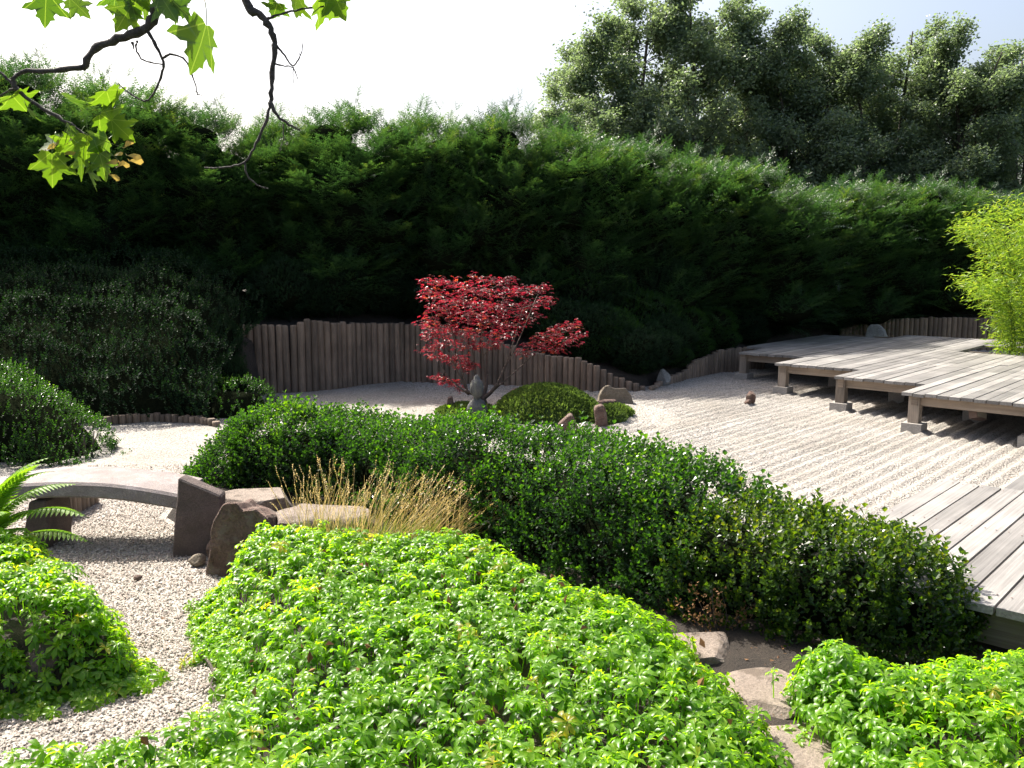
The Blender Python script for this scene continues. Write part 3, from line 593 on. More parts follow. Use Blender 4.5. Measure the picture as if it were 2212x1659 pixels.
# ================================================================== BACKGROUND TREES
def tree_proto(seed, Ht=12.0, rad=2.6, nleaf=42000):
    rng = np.random.default_rng(seed); wood = Parts(); tips = []
    trunk = curve([(0, 0, -.5), (rng.normal() * .15, 0, 3), (rng.normal() * .3, rng.normal() * .3, 7), (rng.normal() * .4, rng.normal() * .4, Ht * .93)], 5)
    wood.add(*tube(trunk, np.linspace(.17, .02, len(trunk)), 7))
    for i in range(62):
        t = rng.uniform(.10, .97) ** 1.0; k = t * (len(trunk) - 1); b0 = trunk[int(k)] + (trunk[min(int(k) + 1, len(trunk) - 1)] - trunk[int(k)]) * (k % 1)
        a = i * 2.4 + rng.normal() * .4; L = rad * (1.10 - .70 * t) * rng.uniform(.6, 1.1); up = rng.uniform(.5, 1.1)
        pts = np.array([b0, b0 + np.array([math.cos(a) * .5, math.sin(a) * .5, .42 * up]) * L, b0 + np.array([math.cos(a), math.sin(a), 1.05 * up]) * L])
        wood.add(*tube(pts, [.045 * (1.2 - t), .028 * (1.2 - t), .008], 5))
        for j in range(7):
            u = rng.uniform(.35, 1.0); q = pts[0] + (pts[2] - pts[0]) * u
            e = q + unit(rng.normal(size=3) * .8 + np.array([math.cos(a) * .8, math.sin(a) * .8, 1.7])) * rng.uniform(.35, .8) * (1.1 - .4 * t)
            wood.add(*tube(np.array([q, e]), [.012, .004], 3)); tips.append((q, e))
    tips = np.array(tips); k = rng.integers(0, len(tips), nleaf); u = rng.uniform(.15, 1.1, nleaf)[:, None]
    P = tips[k, 0] + (tips[k, 1] - tips[k, 0]) * u + rng.normal(size=(nleaf, 3)) * .16
    d = unit(rng.normal(size=(nleaf, 3)) + np.array([0, 0, -.1])); tint = np.clip(.5 + rng.normal(size=nleaf) * .2 + .15 * Noise3(seed, 1.2)(P), 0, 1)
    return scatter([one(.11, .075, .15, .45)], P, d, rng.uniform(.7, 1.25, nleaf), tint, rng).mesh('poplar_leaves'), wood.mesh('poplar_wood', True)
TP = [tree_proto(400 + i) for i in range(2)]
for i, (x, y, d, s, lab) in enumerate([(1215, 170, 31, 1.0, 0), (1290, 60, 33, 1.15, 0), (1385, -60, 34, 1.25, 0), (1490, -90, 33, 1.25, 0), (1600, -50, 34, 1.2, 0), (1695, 30, 33, 1.1, 0), (1780, 25, 34, 1.15, 0), (1870, 60, 33, 1.1, 0), (1985, 25, 34, 1.15, 0), (2070, 55, 33, 1.15, 0), (2150, 75, 32, 1.15, 0), (2240, 80, 33, 1.25, 0), (1650, 110, 36, 1.25, 1), (1830, 130, 36, 1.25, 1), (2020, 110, 36, 1.25, 1), (2200, 130, 36, 1.25, 1), (1340, 200, 37, 1.0, 1), (1560, 150, 38, 1.1, 1), (1760, 200, 38, 1.1, 1), (1930, 230, 38, 1.1, 1), (2110, 250, 38, 1.1, 1), (1450, 130, 36, 1.0, 1)]):
    p = D(x, y, d); t = thing('poplar_tree', ['tall grey-green broadleaf tree ' + ('above the sloping part of the yew hedge' if x < 1650 else 'above the lower yew hedge behind the far deck'), 'darker broadleaf tree glimpsed between the tall trees behind the hedge'][lab], 'tree', (p[0], p[1], 0), rnd.uniform(0, 6.28), ['tall trees above the sloping hedge' if x < 1650 else 'tall trees above the lower hedge', 'back row of trees behind the hedge'][lab])
    me = TP[i % 2]; link('crown', me[0], 'pop', t); link('trunk', me[1], 'bark', t); t.location.z = -.12; t.scale = (s, s, (p[2] + .12) / 12.0)

# ================================================================== LOG PALISADES
def log_mesh(seed, h):
    r = np.random.default_rng(seed); n = 12; a = np.arange(n) * 6.2832 / n; rows = [(-.25, 1), (h * .5, 1.0 + r.normal() * .02), (h - .02, 1.0), (h, .80)]
    V = np.array([(math.cos(t) * s * .5, math.sin(t) * s * .5, z) for z, s in rows for t in a] + [(0, 0, h + .004)])
    F = [(i * n + j, i * n + (j + 1) % n, (i + 1) * n + (j + 1) % n, (i + 1) * n + j) for i in range(3) for j in range(n)]
    me = np_mesh('log', V, [np.array(F), np.array([(3 * n + j, 3 * n + (j + 1) % n, 4 * n) for j in range(n)])], smooth=False)
    me.polygons.foreach_set('use_smooth', np.array([True] * (2 * n) + [False] * (2 * n))); return me
LOGS = [log_mesh(i, 1.0) for i in range(4)]
def palisade(name, label, pts, tops, dia, mat, jit=.012, seed=1, skip=0.0):
    """pts: ground line (x, y); tops: heights at those points; each log a part"""
    r = random.Random(seed); t = thing(name, label, 'palisade', (pts[0][0], pts[0][1], 0)); P = np.array(pts, float); s = np.concatenate([[0], np.cumsum(np.hypot(*np.diff(P, axis=0).T))]); u = 0.0; k = 0
    while u < s[-1]:
        dd = dia * r.uniform(.86, 1.08); x, y, h = (float(np.interp(u + dd / 2, s, q)) for q in (P[:, 0], P[:, 1], np.array(tops)))
        me = LOGS[k % 4]
        if not me.materials: me.materials.append(M['log'])
        if mat != 'log':
            key = ('log', k % 4, mat)
            if key not in ref: m2 = me.copy(); m2.materials.clear(); m2.materials.append(M[mat]); ref[key] = m2
            me = ref[key]
        o = link('log', me, None, t); h = max(.05, h + r.gauss(0, jit)); o.location = (x - P[0][0], y - P[0][1], 0); o.scale = (dd * 1.01, dd * 1.01, h); o.rotation_euler = (r.gauss(0, .008), r.gauss(0, .010), r.uniform(0, 6.28)); u += dd; k += 1
    return t
fpx = [(505, 853, 702), (592, 848, 703), (650, 846, 703), (655, 846, 690), (700, 842, 692), (704, 842, 697), (766, 833, 697), (865, 823, 698), (920, 826, 702), (1010, 829, 715), (1138, 833, 757), (1188, 838, 769), (1233, 841, 770), (1250, 842, 776), (1280, 844, 788), (1305, 844, 800), (1337, 843, 814), (1365, 843, 826), (1392, 843, 835)]
gp = [G(a, b_) for a, b_, c in fpx]
palisade('log_palisade', 'tall retaining palisade of weathered upright logs behind the red maple', [(q[0], q[1]) for q in gp], [D(a, c, q[1])[2] for (a, b_, c), q in zip(fpx, gp)], .118, 'log', seed=2)
gp = [G(a, b_) for a, b_ in ((1405, 842), (1440, 829), (1475, 821), (1500, 815), (1550, 806), (1600, 800), (1650, 795))]
palisade('log_palisade', 'low curving log edging on the bank behind the corner of the far deck', [(q[0], q[1]) for q in gp], [.06, .10, .17, .34, .45, .47, .45], .105, 'log', seed=3)
palisade('log_palisade', 'low log palisade beyond the far deck between grey boulder and bamboo', [(8.0, 21.4), (8.6, 21.75), (9.6, 21.95), (11.0, 22.0), (12.6, 22.0)], [.55, .70, .80, .82, .82], .13, 'log', seed=4)
gp = [G(a, b_) for a, b_ in ((200, 922), (235, 916), (330, 909), (430, 913), (470, 920))]
palisade('log_palisade', 'row of stubby dark edging logs under the shaded shrubs beyond the gravel', [(q[0], q[1]) for q in gp], [.08, .09, .11, .09, .08], .095, 'log', .02, seed=5)
gp = [G(a, b_) for a, b_ in ((103, 1142), (128, 1127), (150, 1116), (180, 1100), (206, 1086))]
palisade('log_palisade', 'short row of reddish edging logs seen under the stone bridge', [(q[0], q[1]) for q in gp], [.20, .24, .25, .24, .20], .075, 'logwarm', .015, seed=6)

# ================================================================== TIMBER DECKS
DZ, BW, BTK = 0.515, 0.1444, 0.042
CUBE = np_mesh('board', *box((0, -.5, -1), (1, .5, 0)))
def make_box_mesh(key, mat):
    if (key, mat) not in ref: m2 = CUBE.copy(); m2.name = key; m2.materials.append(M[mat]); ref[(key, mat)] = m2
    return ref[(key, mat)]
def board(parent, org, b0, b1, e, w=BW, z=DZ, t=BTK, name='board', mat='deck', jit=.002, r=random.Random(8)):
    """along the boards' axis from b0 to b1, centred at e across"""
    o = link(name, make_box_mesh(name, mat), None, parent); p = be(b0, e, z + r.gauss(0, jit)) - org; o.location = tuple(float(k) for k in p)
    o.rotation_euler = (r.gauss(0, .006) if name == 'board' else 0, 0, R(90) - DECK_ANG + (r.gauss(0, .0006) if name == 'board' else 0)); o.scale = (b1 - b0, w - (.013 if name == 'board' else 0), t); return o
def across(parent, org, b, e0, e1, w, z, t, name, mat):
    o = link(name, make_box_mesh(name, mat), None, parent); p = be(b, e0, z) - org; o.location = tuple(float(k) for k in p); o.rotation_euler = (0, 0, -DECK_ANG); o.scale = (e1 - e0, w, t); return o
def post(parent, org, b, e, ztop, foot=.11, w=.135, fw=.25):
    o = link('post', make_box_mesh('post', 'post'), None, parent); p = be(b, e, ztop) - org; c = p - np.array([*(ab * w / 2), 0]); o.location = tuple(c); o.rotation_euler = (0, 0, R(90) - DECK_ANG); o.scale = (w, w, ztop - foot + .004)
    f_ = link('footing', make_box_mesh('footing', 'concrete'), None, parent); c = be(b, e, foot) - org - np.array([*(ab * fw / 2), 0]); f_.location = tuple(c); f_.rotation_euler = (0, 0, R(90) - DECK_ANG); f_.scale = (fw, fw, foot + .08)
org = be(13.0, -5.5, 0)
deck = thing('timber_deck', 'weathered grey timber deck with stepped corners standing on stone footings', 'deck', org)
TIERS = [(16.19, -8.36, -7.98), (15.04, -7.98, -6.63), (13.84, -6.63, -5.22), (12.80, -5.22, -3.85), (11.81, -3.85, 1.2)]
rb = random.Random(21); e = -8.36 + BW / 2
while e < 1.0:
    b0 = next(t[0] for t in TIERS if t[1] - .02 <= e < t[2]) if e < TIERS[-1][2] else 11.81
    b1 = 19.96 if e < -6.9 else 21.2
    cuts = [b0]; segs = []
    if -4.95 < e < -2.6: segs = [(b0, 17.9), (19.6, b1)]            # the bamboo grows through an opening
    else: segs = [(b0, b1)]
    for s0, s1 in segs:
        q = s0
        while q < s1 - .01:
            nx = min(s1, q + rb.choice([2.4, 3.0, 3.6, 4.2]));  nx = s1 if s1 - nx < .8 else nx
            board(deck, org, q + (rb.uniform(-.012, .012) if q == s0 else .003), nx, e); q = nx
    e += BW
for i, (b0, e0, e1) in enumerate(TIERS):
    zb = DZ - BTK - .001
    across(deck, org, b0 + .17, e0 + (.17 if i else .08), e1 + (.0 if i < 4 else 0), .09, zb, .13, 'beam', 'beam')
    for k in range(1, 4): across(deck, org, b0 + .17 + 1.5 * k, e0 + .06, min(e1 + 1.0, 1.0), .08, zb, .12, 'beam', 'beam')
    if i: board(deck, org, b0 + .06, b0 + 3.4, e0 + .12, .08, zb - .002, .12, 'joist', 'beam')
    if i:
        post(deck, org, b0 + .14, e0 + .11, zb - .004)
        post(deck, org, b0 + 1.62, e0 + .45, zb - .124, .2)
for k in range(1, 4):
    post(deck, org, 11.95, -3.74 + 1.36 * k, DZ - BTK - .135); post(deck, org, 13.45, -3.4 + 1.36 * k, DZ - BTK - .13, .2)
# floodlight hanging from the beam under the deck
lp = be(12.25, -3.05, .37)
fl = thing('floodlight', 'small square brown floodlight hanging under the front edge of the far deck', 'lamp', lp, R(25))
o = link('housing', Parts().add(*box((-.10, -.02, -.17), (.10, .09, .0))).mesh('housing'), 'lampbody', fl); o.rotation_euler = (R(-18), R(14), 0)
o2 = link('glass', Parts().add(*box((-.085, -.028, -.155), (.085, -.021, -.015))).mesh('glass'), 'lampglass', fl); o2.rotation_euler = (R(-18), R(14), 0)
o3 = link('bracket', Parts().add(*tube([(0, .03, -.02), (0, .05, .10)], .012, 6)).mesh('bracket'), 'lampbody', fl)
# near deck
org2 = be(5.2, -1.2, 0)
deck2 = thing('timber_deck', 'sun-bleached pale timber deck of wide boards beside the clipped hedge', 'deck', org2)
e = -2.038 + BW / 2; k = 0
while e < 2.6:
    if k < 3: segs = [(4.666, 7.23)]
    else: segs = [(4.666, 4.666 + rb.choice([2.55, 2.58, 3.9])), (0, 0)]
    s1 = 11.5 if k >= 3 else 7.23; q = 4.666
    if k < 3: board(deck2, org2, q + rb.uniform(-.01, .01), 7.23 + rb.uniform(-.02, .02), e)
    else:
        j = 7.24 if k < 6 else rb.choice([6.6, 8.2, 9.4]); board(deck2, org2, q + rb.uniform(-.01, .01), j, e); board(deck2, org2, j + .004, 11.4, e)
    e += BW; k += 1
board(deck2, org2, 7.26, 11.4, -1.72 + BW / 2, r=random.Random(3)) if False else None
zb = DZ - BTK - .001
across(deck2, org2, 4.80, -2.0, 2.5, .05, zb, .20, 'beam', 'beam')
for b_ in (6.0, 7.1, 8.6, 10.2): across(deck2, org2, b_, -1.98 if b_ < 7.2 else -1.5, 2.5, .08, zb, .12, 'beam', 'beam')
board(deck2, org2, 4.85, 7.2, -1.98, .07, zb - .002, .12, 'joist', 'beam')
for e_ in (-1.85, -.4, 1.0, 2.3): post(deck2, org2, 4.95, e_, zb - .003, .30); post(deck2, org2, 7.0, e_, zb - .003, .05)

# ================================================================== STONE BRIDGE AND ROCKS
fr = [(10, 1049), (60, 1045), (174, 1044), (249, 1048), (311, 1055), (392, 1071)]; YF = 6.53; YB = 7.08
F3 = np.array([D(a, b_, YF) for a, b_ in fr]); cx = curve(F3, 4)
cx = cx[np.argsort(cx[:, 0])]; xs = np.linspace(F3[0, 0] - .12, F3[-1, 0] - .02, 34); co = np.polyfit(F3[:, 0], F3[:, 2], 2); zt = np.polyval(co, xs)
pB = Parts(); nzb = Noise3(77, 8); rows = []
th = .118
prof = [(YF + .012, -th), (YF, -th + .015), (YF, -.02), (YF + .02, 0), (YF + .2, .006), (YB - .2, .006), (YB - .02, 0), (YB, -.02), (YB, -th)]
V = np.array([(x + .0, y, z + dz) for x, z in zip(xs, zt) for y, dz in prof]); V += .004 * np.stack([nzb(V * 1.0), nzb(V + 3), nzb(V + 7)], -1)
n = len(prof); i = np.arange(len(xs) - 1)[:, None] * n; j = np.arange(n)[None]; j2 = (j + 1) % n
q = np.stack([i + j, i + n + j, i + n + j2, i + j2], -1).reshape(-1, 4)
br = thing('stone_bridge', 'low arched granite slab bridge spanning the dry gravel stream', 'bridge', (-3.1, 6.8, 0))
o = link('slab', np_mesh('slab', V - np.array([-3.1, 6.8, 0]), [q, np.array([list(range(n))]), np.array([list(range((len(xs) - 1) * n, len(xs) * n))[::-1]])], smooth=False), 'granite', br)
def prism_rock(name, label, front, y0, y1, mat, seed, cat='stone', amp=.006):
    """standing stone: a picture outline at distance y0, given real thickness up to y1, edges worn"""
    import bmesh
    P = np.array([D(a, b_, y0) for a, b_ in front]); base = P.mean(0); base[2] = 0; bm = bmesh.new()
    vs = [bm.verts.new(q - base) for q in P]; f = bm.faces.new(vs); r = bmesh.ops.extrude_face_region(bm, geom=[f]); ev = [v for v in r['geom'] if isinstance(v, bmesh.types.BMVert)]
    for v in ev:
        v.co.y += y1 - y0; v.co.x *= .96
        if amp > .01: v.co.z *= .80
    bmesh.ops.recalc_face_normals(bm, faces=bm.faces); bmesh.ops.bevel(bm, geom=bm.edges[:], offset=.012, segments=1, affect='EDGES'); bmesh.ops.triangulate(bm, faces=bm.faces); bmesh.ops.subdivide_edges(bm, edges=bm.edges[:], cuts=2 if amp < .01 else 5, use_grid_fill=True)
    nz = Noise3(seed, 14)
    for v in bm.verts: c = np.array(v.co[:]); v.co = c + amp * np.array([nz(c), nz(c + 5), nz(c + 9)]) + (.4 * amp * np.array([nz(c * 3), nz(c * 3 + 5), nz(c * 3 + 9)]) if amp > .01 else 0)
    me = bpy.data.meshes.new(name); bm.to_mesh(me); bm.free(); o = link(name, me, mat); o.location = tuple(base); return tag(o, label, cat)
prism_rock('standing_stone', 'dark upright stone slab with slanted top at the right end of the bridge', [(372, 1208), (374, 1150), (384, 1033), (478, 1072), (477, 1210)], 6.38, 6.52, 'darkstone', 4)
prism_rock('bridge_abutment', 'dark rough stone carrying the left end of the bridge', [(40, 1200), (62, 1085), (98, 1082), (105, 1145), (100, 1205)], 6.56, 6.95, 'darkstone', 6)
prism_rock('jagged_rock', 'jagged reddish rock with slanting ragged face retaining the bed right of the standing stone', [(441, 1250), (446, 1205), (453, 1150), (466, 1112), (480, 1092), (506, 1086), (522, 1104), (548, 1100), (574, 1118), (582, 1160), (572, 1205), (545, 1245)], 5.97, 6.40, 'redstone', 5, 'rock', .022)
rock('small_stone', 'small rounded brown stone at the foot of the standing stone', 'stone', (-2.30, 6.18, 0), (.13, .11, .11), 35, 'boulder', .3)
rock('small_stone', 'reddish wedge stone squeezed between standing stone and jagged rock', 'stone', (-2.21, 6.30, 0.0), (.10, .12, .22), 36, 'redstone', .8)
rock('small_stone', 'single dark pebble lying on the gravel in front of the bridge', 'stone', (G(298, 1252)[0], G(298, 1252)[1], 0), (.06, .05, .04), 37, 'redstone', .1)
q = G(535, 1080, .36); rock('flagstone', 'flat pinkish flagstone behind the standing stone at the end of the bridge', 'stone', (q[0], q[1] + .1, .22), (.62, .50, .16), 38, 'flagstone', .2, cuts=6, depth=.85, rough=.03, flat_top=True, sink=0)
q = G(690, 1106, .36); rock('flagstone', 'broad flat flagstone with stony crest under the golden grass', 'stone', (q[0], q[1] + .05, .18), (.78, .52, .18), 39, 'flagstone', -.1, cuts=6, depth=.85, rough=.03, flat_top=True, sink=0)
for k, (x, y, w, dd, rz, lab) in enumerate([(1050, 1180, .36, .30, .3, 'pale stepping stone just right of the golden grass tuft'), (1215, 1243, .32, .26, .2, 'pale stepping stone in front of the dark middle of the hedge'), (1510, 1398, .34, .30, .5, 'pale stepping stone at the foot of the hedge below its dark overhang'), (1665, 1490, .38, .36, .2, 'sunlit pale stepping stone between ground cover bed and small leafy clump'), (1775, 1625, .56, .46, -.2, 'large sandy stepping stone lying between the two lime green beds')]):
    q = G(x, y, .27); rock('stepping_stone', lab, 'stone', (q[0], q[1], float(h_center(q[0], q[1])) - .052), (w * 1.2, dd * 1.2, .085), 50 + k, 'flagstone', rz, cuts=11, depth=.70, vert=True, rough=.03, flat_top=True, sink=0)
prism_rock('boulder', 'brownish boulder with a saddle top on the gravel by the low palisade end', [(1292, 874), (1297, 853), (1308, 834), (1317, 832), (1330, 839), (1352, 839), (1364, 854), (1368, 874)], 13.6, 13.95, 'boulder', 9, 'rock', .012)
q = G(1435, 834); rock('boulder', 'shaded leaning rock at the foot of the bank shrubs', 'rock', (q[0], q[1] + .1, 0), (.26, .3, .34), 61, 'greyrock', .1, cuts=9)
q = G(1625, 874); rock('small_rock', 'small upright brown rock alone on the raked gravel', 'rock', (q[0], q[1] + .06, 0), (.14, .12, .22), 62, 'redstone', .3, cuts=10, depth=.65, sink=.08); 
rock('small_rock', 'tiny flat reddish stone leaning against the lone rock on raked gravel', 'rock', (q[0] - .07, q[1] + .0, 0), (.10, .09, .09), 63, 'redstone', .9, cuts=10, depth=.65, sink=.05)
q = D(1888, 740, 20.6); rock('boulder', 'large grey boulder standing behind the far deck in front of the hedge', 'rock', (q[0], q[1], 0), (.62, .5, .85), 64, 'greyrock', .4, cuts=11, depth=.75)
q = G(536, 890); rock('stone_post', 'short pale stone stump beside the rounded shrub behind the hedge', 'stone', (q[0], q[1], 0), (.15, .15, .28), 65, 'flagstone', 0, cuts=7, depth=.8, vert=True, flat_top=True)
q = G(170, 1510, .0); rock('bed_edge_stone', 'dark edging stone showing under the shaded leaves of the left bed', 'stone', (-2.42, 4.30, 0), (.22, .2, .30), 66, 'darkstone', .9, cuts=7, depth=.5, rough=.02, vert=True)
# island stones
for k, (out_, th_, lab) in enumerate([
        ([(958, 896), (967, 859), (976, 857), (981, 880), (980, 897)], .12, 'thin pointed dark stone left of the stone figure'),
        ([(1094, 866), (1098, 850), (1112, 841), (1122, 843), (1126, 856), (1124, 867)], .2, 'dark reddish stone peeping over the back of the moss mound'),
        ([(1204, 942), (1206, 918), (1230, 896), (1237, 896), (1252, 929), (1250, 944)], .16, 'slanting brown slab stone at the front of the moss mound'),
        ([(1288, 925), (1284, 887), (1287, 879), (1301, 875), (1308, 880), (1312, 910), (1313, 925)], .15, 'upright split brown stone at the right end of the moss mound'),
        ([(1278, 891), (1282, 874), (1308, 866), (1332, 865), (1333, 884), (1326, 892)], .18, 'flat reddish stone lying at the right tip of the moss mound')]):
    prism_rock('island_stone', lab, out_, float(G(*out_[0])[1]) + .04, float(G(*out_[0])[1]) + .04 + th_, 'redstone', 20 + k)
# ------------------------------------------------------------------ moss mound
mx = np.linspace(-1.35, 1.5, 90); my = np.linspace(-.85, .95, 60); X, Y = np.meshgrid(mx, my)
def moss_h(x, y):
    a = np.sqrt(((x - .26) / .80) ** 2 + (y / .78) ** 2); h = .42 * np.clip(1 - a ** 2.2, 0, 1) ** .8
    a2 = np.sqrt(((x + .9) / .5) ** 2 + ((y - .05) / .5) ** 2); h = np.maximum(h, .13 * np.clip(1 - a2 ** 2.5, 0, 1))
    a3 = np.sqrt(((x - 1.05) / .30) ** 2 + ((y + .42) / .28) ** 2); h = np.maximum(h, .17 * np.clip(1 - a3 ** 2.5, 0, 1) ** .7)
    a4 = np.sqrt(((x - 1.25) / .28) ** 2 + ((y - .05) / .3) ** 2); return np.maximum(h, .12 * np.clip(1 - a4 ** 2.5, 0, 1))
Z = moss_h(X, Y) + .012 * Noise3(91, 9)(np.stack([X, Y, 0 * X], -1)) * (moss_h(X, Y) > .02)
mm = thing('moss_mound', 'low rounded mound of green moss beside the red maple', 'moss', (ISLAND[0], ISLAND[1], 0))
link('mound', grid_mesh('mound', X, Y, np.where(moss_h(X, Y) > .004, Z, -.05), moss_h(X, Y) > -.01), 'moss', mm)
rng = np.random.default_rng(92); n = 15000; x = rng.uniform(-1.35, 1.5, n); y = rng.uniform(-.85, .95, n); h = moss_h(x, y); k = h > .015; x, y, h = x[k], y[k], h[k]
gx = (moss_h(x + .02, y) - moss_h(x - .02, y)) / .04; gy = (moss_h(x, y + .02) - moss_h(x, y - .02)) / .04; P = np.stack([x, y, h - .005], 1)
d = unit(np.stack([-gx, -gy, np.ones(len(x))], 1) + rng.normal(size=P.shape) * .35); tint = np.clip(.4 + .25 * Noise3(93, 4)(P) + rng.normal(size=len(x)) * .12, 0, 1)
tag(link('moss_tufts', scatter([one(.05, .022, .3, .6)], P, d, rng.uniform(.7, 1.5, len(x)), tint, rng).mesh('moss_tufts'), 'moss', mm), kind='stuff')
# ------------------------------------------------------------------ stone figure
def lathe(prof, n=20, sx=1.0, sy=1.0):
    a = np.arange(n) * 6.2832 / n; V = np.array([(math.cos(t) * r * sx, math.sin(t) * r * sy, z) for r, z in prof for t in a]); k = len(prof)
    return V, [np.array([(i * n + j, i * n + (j + 1) % n, (i + 1) * n + (j + 1) % n, (i + 1) * n + j) for i in range(k - 1) for j in range(n)])]
q = G(1030, 905); st = thing('stone_statue', 'weathered grey stone bust with topknot on draped shoulders beneath the red maple', 'statue', (q[0], q[1] + .05, 0), R(30)); st.scale = (.80, .80, 1.0)
V, F = lathe([(.001, -.05), (.20, -.05), (.205, .08), (.195, .14), (.17, .20), (.125, .25), (.07, .28), (.055, .30), (.001, .31)], 24, 1.0, .72); V += .006 * Noise3(94, 12)(V)[:, None]; V[:, 1] -= .012 * np.sin(V[:, 2] * 60) * (V[:, 1] < 0)
link('shoulders', np_mesh('shoulders', V, F, smooth=True), 'statue', st)
V, F = lathe([(.001, .27), (.055, .275), (.06, .305), (.10, .33), (.122, .385), (.130, .435), (.126, .485), (.108, .53), (.083, .552), (.062, .565), (.056, .59), (.034, .618), (.001, .628)], 24, .88, 1.0); V += .004 * Noise3(95, 16)(V)[:, None]
f = (V[:, 1] < -.05); V[:, 1] -= .030 * np.exp(-((V[:, 0] / .016) ** 2 + ((V[:, 2] - .425) / .03) ** 2)) * f; V[:, 1] += .014 * (np.exp(-(((V[:, 0] - .045) / .022) ** 2 + ((V[:, 2] - .452) / .013) ** 2)) + np.exp(-(((V[:, 0] + .045) / .022) ** 2 + ((V[:, 2] - .452) / .013) ** 2))) * f; V[:, 1] -= .012 * np.exp(-((V[:, 0] / .03) ** 2 + ((V[:, 2] - .375) / .01) ** 2)) * f
hd = link('head', np_mesh('head', V, F, smooth=True), 'statue', st)
for s in (-1, 1):
    V, F = ICO[2]; link('ear', np_mesh('ear', V * np.array([.016, .028, .058]) + np.array([s * .116, .0, .415]), [F], smooth=True), 'statue', hd)
# ================================================================== RED JAPANESE MAPLE
q0 = G(1042, 893); q0 = np.array([q0[0], q0[1] + .15, .0])
rm = thing('red_maple', 'small red-leaved Japanese maple spreading over the moss mound', 'tree', q0)
def star(sz):
    """palmate leaf with five narrow lobes in the xz plane around +z"""
    V = [(0, 0, 0)]; F = []
    for k, (a, L) in enumerate([(-1.75, .55), (-.9, .85), (0, 1.0), (.9, .85), (1.75, .55)]):
        b0 = len(V); c, s = math.sin(a), math.cos(a); w = .13
        V += [(c * L * .5 + s * w, -.06 * abs(a), s * L * .5 - c * w), (c * L, -.22, s * L), (c * L * .5 - s * w, -.06 * abs(a), s * L * .5 + c * w)]; F += [(0, b0, b0 + 1), (0, b0 + 1, b0 + 2)]
    return np.array(V) * sz, [np.array(F)], np.zeros(len(V))
STAR = [star(.052), star(.042)]
PADS = [(935, 606, 28, 10, 12.9), (975, 612, 34, 13, 13.3), (1015, 622, 30, 12, 12.7), (1025, 596, 10, 8, 13.2), (1062, 606, 26, 10, 13.4), (1095, 604, 18, 9, 13.0), (1045, 632, 36, 14, 13.0), (1100, 630, 34, 14, 13.6), (1140, 628, 24, 12, 12.8), (1172, 622, 16, 10, 13.3), (1180, 648, 18, 14, 12.9), (1150, 658, 28, 15, 13.5), (922, 628, 18, 9, 13.2), (945, 640, 34, 15, 13.5), (990, 648, 38, 16, 12.6), (1040, 660, 40, 17, 13.6), (1092, 664, 38, 16, 12.9), (1135, 682, 32, 14, 13.3), (955, 668, 34, 15, 12.9), (1005, 682, 42, 17, 13.3), (1062, 690, 40, 16, 12.7), (1110, 702, 32, 13, 13.5), (920, 694, 22, 11, 13.1), (950, 704, 28, 12, 12.8), (985, 716, 36, 14, 13.4), (1040, 718, 38, 15, 12.9), (1088, 724, 28, 12, 13.2), (935, 722, 26, 11, 13.2), (965, 742, 30, 10, 13.6), (1015, 746, 34, 12, 13.1), (1065, 745, 26, 10, 12.8), (1235, 700, 24, 9, 13.0), (1205, 712, 26, 11, 13.3), (1252, 722, 16, 8, 12.8), (1180, 726, 28, 10, 13.0), (1222, 735, 32, 11, 13.4), (1155, 745, 28, 9, 12.9), (1195, 754, 30, 9, 13.2), (1135, 762, 20, 6, 12.9), (928, 752, 26, 7, 12.9), (950, 768, 24, 7, 13.2), (985, 775, 26, 9, 13.5), (1010, 790, 24, 9, 13.0), (945, 815, 22, 5, 12.8), (975, 826, 22, 6, 13.0), (995, 838, 12, 5, 12.9)]
rng = np.random.default_rng(95); wood = Parts(); leafP = Parts(); kn = np.array([0, 0, .22])
forks = [np.array([-.10, .05, .48]), np.array([.06, .1, .55]), np.array([.22, -.05, .42]), np.array([-.25, -.1, .33])]
wood.add(*tube(curve([(0, 0, -.15), (.03, 0, .08), kn], 4), np.linspace(.055, .042, 9), 9))
for f_ in forks: wood.add(*tube(curve([kn - np.array([0, 0, .03]), (kn + f_) / 2 + np.array([.02, 0, -.02]), f_], 4), np.linspace(.034, .022, 9), 7))
nodes = [f_.copy() for f_ in forks]
for (x, y, dd) in [(925, 660, 13.1), (960, 640, 13.0), (1000, 650, 13.3), (1040, 640, 13.0), (1085, 650, 13.3), (1130, 665, 13.0), (1160, 640, 13.2), (1185, 735, 13.1), (935, 750, 12.9)]:
    c = D(x, y, dd) - q0; f_ = min(forks, key=lambda w: abs(w[0] * 2.2 - c[0])); st_ = curve([f_ * .8, f_ * .55 + c * .45 + np.array([.0, 0, -.05]) + rng.normal(size=3) * .03, c], 6); wood.add(*tube(st_, np.linspace(.013, .005, len(st_)), 5)); nodes += [st_[4], st_[7], st_[9], c]
PADS.sort(key=lambda w: np.linalg.norm(D(w[0], w[1], w[4]) - q0))
